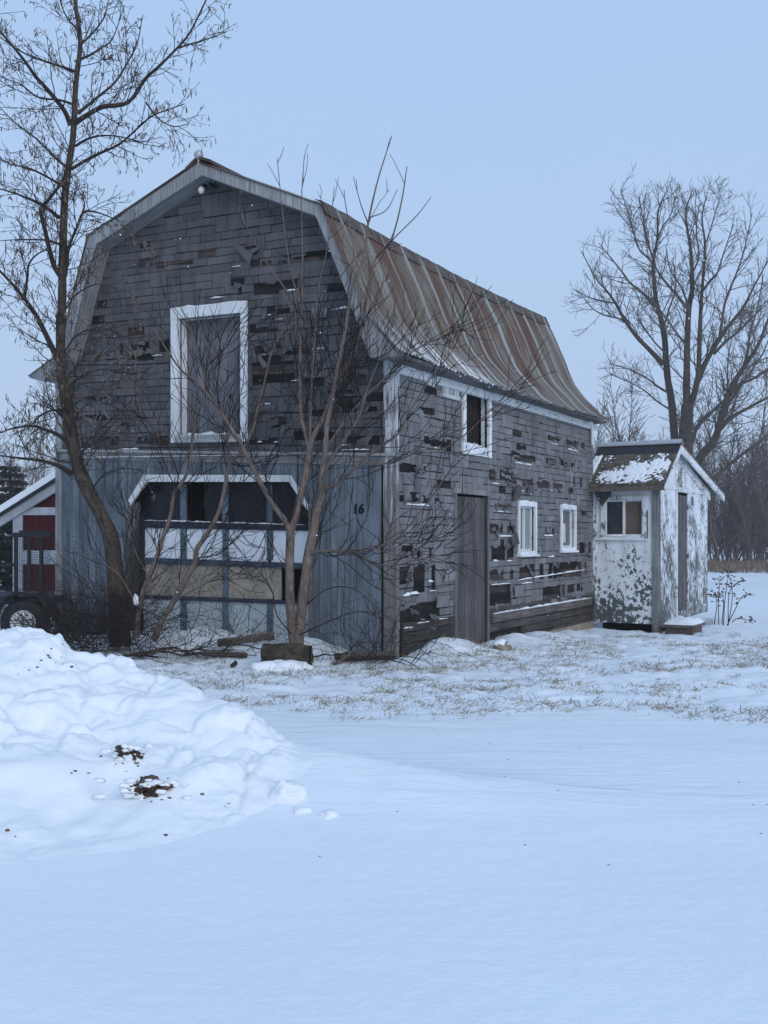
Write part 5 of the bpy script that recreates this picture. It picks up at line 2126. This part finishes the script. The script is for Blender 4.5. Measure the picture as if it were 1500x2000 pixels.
# ------------------------------------------------------------------ left background: red shed, trailer, spruces
RY = 20.5
rc = P(26, HOR, RY)
rx1 = P(300, HOR, RY).x
gz_ = gh(rc.x, RY)
rs = thing("red_shed", "small red shed with white trim and a snowy roof behind the trailer", "shed", (rc.x, RY, gz_))
FR = Frame((rc.x, RY, 0), (1, 0, 0), (0, -1, 0))
ww = rx1 - rc.x
zt = FR.un(60, 992)[1]
zp = FR.un(163, 905)[1]
mb = MB()
FR.prism(mb, [(0, gz_ - .3), (ww, gz_ - .3), (ww, zt), (ww / 2, zp), (0, zt)], -.03, 0)
mb.build("wall", REDW, rs)
SRF = Frame((rc.x, RY, 0), (0, 1, 0), (-1, 0, 0))
mb = MB()
SRF.box(mb, 0.0, 4, gz_ - .3, zt, -.03, 0, 1, 0, True)
mb.build("wall", REDW, rs)
WTRIM2 = m_flat("greyed_white_trim", (.43, .44, .47), .7, .2, 4)
for y0_, y1_, x0_, x1_ in ((991, 1006, 26, 300), (1075, 1102, 26, 300)):
    mb = MB()
    FR.pxp(mb, [(x0_, y0_), (x1_, y0_), (x1_, y1_), (x0_, y1_)], .001, .04)
    mb.build("trim_board", WTRIM2, rs)
mb = MB()
FR.pxp(mb, [(25, 1000), (44, 1000), (44, 1190), (25, 1190)], .001, .05)
mb.build("corner_trim", WTRIM2, rs)
mb = MB()
rise = (zp - zt) / (ww / 2)
e_ = .45
FR.prism(mb, [(-e_, zt - e_ * rise), (ww / 2, zp), (ww / 2, zp - .26), (-e_, zt - e_ * rise - .22)], .04, .12, .9)
FR.prism(mb, [(ww + e_, zt - e_ * rise), (ww / 2, zp), (ww / 2, zp - .26), (ww + e_, zt - e_ * rise - .22)], .04, .12, .9)
mb.build("rake_board", WTRIM2, rs)
mb = MB()
FR.prism(mb, [(-e_, zt - e_ * rise + .02), (ww / 2, zp + .02), (ww + e_, zt - e_ * rise + .02), (ww + e_, zt - e_ * rise - .04), (ww / 2, zp - .05), (-e_, zt - e_ * rise - .04)], -4.2, .2, 1, True)
rr_ = mb.build("roof", TAR, rs)
mb = MB()
FR.prism(mb, [(-e_, zt - e_ * rise + .021), (ww / 2, zp + .021), (ww + e_, zt - e_ * rise + .021), (ww + e_, zt - e_ * rise + .16), (ww / 2, zp + .17), (-e_, zt - e_ * rise + .16)], -4.2, .21, 1, True)
mb.build("snow_cover", SNOW, rr_)

# utility trailer, only its rear end in the picture
YT = 14.3
TFm = Frame((P(100, HOR, YT).x, YT, 0), (-1, 0, 0), (0, -1, 0))
tb = gp(50, YT)
trl = thing("utility_trailer", "black utility trailer with a tall mesh gate parked left of the barn", "trailer", (tb.x, YT, tb.z))
mb = MB()
for x, w in ((27, 6), (53, 6), (77, 6)):
    TFm.pxp(mb, [(x, 1040), (x + w, 1040), (x + w, 1170), (x, 1170)], -.03, .02, None, 1, True)
TFm.pxp(mb, [(22, 1041), (100, 1041), (100, 1050), (22, 1050)], -.035, .025, None, 1, True)
TFm.pxp(mb, [(37, 1036), (95, 1036), (95, 1041), (37, 1041)], -.03, .02, None, 1, True)
mb.build("gate", BLACK, trl)
mb = MB()
a0, zt_ = TFm.un(97, 1052)
a1, zb_ = TFm.un(30, 1168)
nn = 26
for i in range(nn):
    z = zb_ + (zt_ - zb_) * i / nn
    mb.tube([TFm.pt(a0, z, -.005), TFm.pt(a1, z + .06, -.005)], .0035, .0035, 3)
for i in range(16):
    a = a0 + (a1 - a0) * i / 16
    mb.tube([TFm.pt(a, zb_, -.007), TFm.pt(a, zt_, -.007)], .003, .003, 3)
mb.build("gate_mesh", BLACK, trl)
mb = MB()
TFm.pxp(mb, [(-320, 1168), (104, 1165), (104, 1180), (-320, 1184)], -1.5, .0, None, 1, True)
mb.build("bed", DARKBLUE, trl)
mb = MB()
for x in (-60, -180, -300):
    TFm.pxp(mb, [(x, 1105), (x + 6, 1105), (x + 6, 1168), (x, 1168)], -.06, -.01, None, 1, True)
TFm.pxp(mb, [(-320, 1100), (26, 1100), (26, 1107), (-320, 1107)], -.06, -.005, None, 1, True)
mb.build("side_rail", BLACK, trl)
wc = TFm.pt(*TFm.un(50, 1216, .22), .22)
mb = MB()
arcp = [wc + Vector((math.cos(q) * .43, 0, math.sin(q) * .43)) for q in [math.radians(5 + 17 * k) for k in range(11)]]
mb.grid([[p + Vector((0, -.16, 0)) for p in arcp], [p + Vector((0, .2, 0)) for p in arcp]])
mb.grid([[p + Vector((0, -.16, 0)) for p in arcp], [p + Vector((0, -.16, -.03)) for p in arcp]])
mb.build("fender", BLACK, trl)
mb = MB()
rows = []
for i in range(33):
    q = 2 * math.pi * i / 32
    c_ = Vector((math.cos(q), 0, math.sin(q)))
    rows.append([wc + c_ * rr_ + Vector((0, yy_, 0)) for rr_, yy_ in ((.175, -.09), (.29, -.115), (.325, -.08), (.325, .08), (.29, .11), (.175, .09))])
mb.grid(rows)
wh = mb.build("wheel", BLACK, trl)
mb = MB()
ring = [wc + Vector((math.cos(2 * math.pi * k / 28) * .178, -.085, math.sin(2 * math.pi * k / 28) * .178)) for k in range(28)]
mb.face(ring)
mb.grid([[p + (wc - p) * .16 + Vector((0, -.012, 0)) for p in ring], [p + Vector((0, -.022, 0)) for p in ring]], None, 1, True, True)
mb.tube([wc + Vector((0, -.085, 0)), wc + Vector((0, -.13, 0))], .035, .03, 12, .7, True)
rim = mb.build("rim", WHITEP, wh)
for k in range(8):
    mb = MB()
    q = 2 * math.pi * (k + .5) / 8
    h0 = wc + Vector((math.cos(q) * .115, -.0865, math.sin(q) * .115))
    mb.face([h0 + Vector((math.cos(j * 1.0472) * .017, -.002, math.sin(j * 1.0472) * .017)) for j in range(6)])
    mb.build("rim_hole", BLACK, wh)


def spruce(label, px, Y, H, R, seed):
    rg = random.Random(seed)
    b = gp(px, Y)
    t = thing("spruce_tree", label, "tree", b, "spruces at the left edge")
    mb = MB()
    mb.tube([b - Z * .1, b + Z * H * .6, b + Z * H], .16, .01, 8)
    mb.build("trunk", BARKD, t)
    mb, sn = MB(), MB()
    z = .5
    while z < H - .2:
        rad = R * (1 - z / H) ** .8
        for k in range(9):
            q = rg.uniform(0, 6.283)
            L = rad * rg.uniform(.75, 1.15)
            d = Vector((math.cos(q), math.sin(q), 0))
            pts = [b + Z * z + d * L * i / 5 - Z * (.12 * L * (i / 5) ** 1.4 - .05 * L * (i / 5) ** 4) for i in range(6)]
            mb.tube(pts, .02, .006, 3, .7)
            for j in range(int(120 * L / 1.2)):
                tt = rg.uniform(.12, 1)
                x = tt * 5
                i = min(int(x), 4)
                p = pts[i].lerp(pts[i + 1], x - i)
                sd = Vector((-d.y, d.x, 0)) * rg.choice((-1, 1))
                dd = (d * rg.uniform(.3, 1) + sd * rg.uniform(.1, 1) + Z * rg.uniform(-.9, .15)).normalized() * rg.uniform(.14, .34)
                w = dd.cross(Vector((rg.gauss(0, 1), rg.gauss(0, 1), rg.gauss(0, 1)))).normalized() * rg.uniform(.012, .024)
                c = rg.uniform(.5, 1.4)
                mb.face([p, p + dd * .6 + w, p + dd, p + dd * .6 - w], None, c)
            if rg.random() < .18:
                p = pts[3]
                sn.blob(p + Z * .05, (.16, .16, .05), rg.randrange(99), (8, 5), .6)
        z += .22
    tag(mb.build("needles", NEEDLE, t), kind="stuff")
    tag(sn.build("snow_cover", SNOW, t), kind="stuff")


spruce("dark spruce at the left edge, nearest the red shed's roof", -105, 24, 7.0, 2.2, 501)
spruce("dark spruce farther back behind the red shed", 20, 33, 4.4, 1.7, 502)

# ------------------------------------------------------------------ flakes of falling snow
rg = random.Random(601)
mb = MB()
for i in range(420):
    Y = rg.uniform(3.5, 14)
    p = P(rg.uniform(-200, 1700), rg.uniform(-100, 1350), Y)
    if keep_off(p) != p or p.z < gh(p.x, p.y) + .1: continue
    r = rg.uniform(.0015, .0042)
    mb.blob(p, (r, r, r * rg.uniform(.6, 1)), i, (5, 4), .4)
tag(mb.build("falling_snow", SNOW, None, (0, 8, 2)), kind="stuff", label="fine snowflakes drifting through the air")

# ------------------------------------------------------------------ air thick with fine snow
mb = MB()
x0, x1, y0, y1, z0, z1 = xs[0] - 30, xs[-1] + 30, ys[0] - 30, ys[-1] + 30, -3.0, 21.0
q = [Vector((x0, y0, z0)), Vector((x1, y0, z0)), Vector((x1, y1, z0)), Vector((x0, y1, z0)), Vector((x0, y0, z1)), Vector((x1, y0, z1)), Vector((x1, y1, z1)), Vector((x0, y1, z1))]
for f in ((3, 2, 1, 0), (4, 5, 6, 7), (0, 1, 5, 4), (1, 2, 6, 5), (2, 3, 7, 6), (3, 0, 4, 7)): mb.face([q[i] for i in f])
hm = bpy.data.materials.new("haze")
hm.use_nodes = True
ht = hm.node_tree
ht.nodes.clear()
hv = ht.nodes.new('ShaderNodeVolumePrincipled')
hv.inputs['Color'].default_value = (1.0, 1.0, 1.0, 1)
hv.inputs['Density'].default_value = .0016
ho = ht.nodes.new('ShaderNodeOutputMaterial')
ht.links.new(hv.outputs[0], ho.inputs['Volume'])
tag(mb.build("haze", hm), kind="stuff", label="thin haze of falling snow in the air")
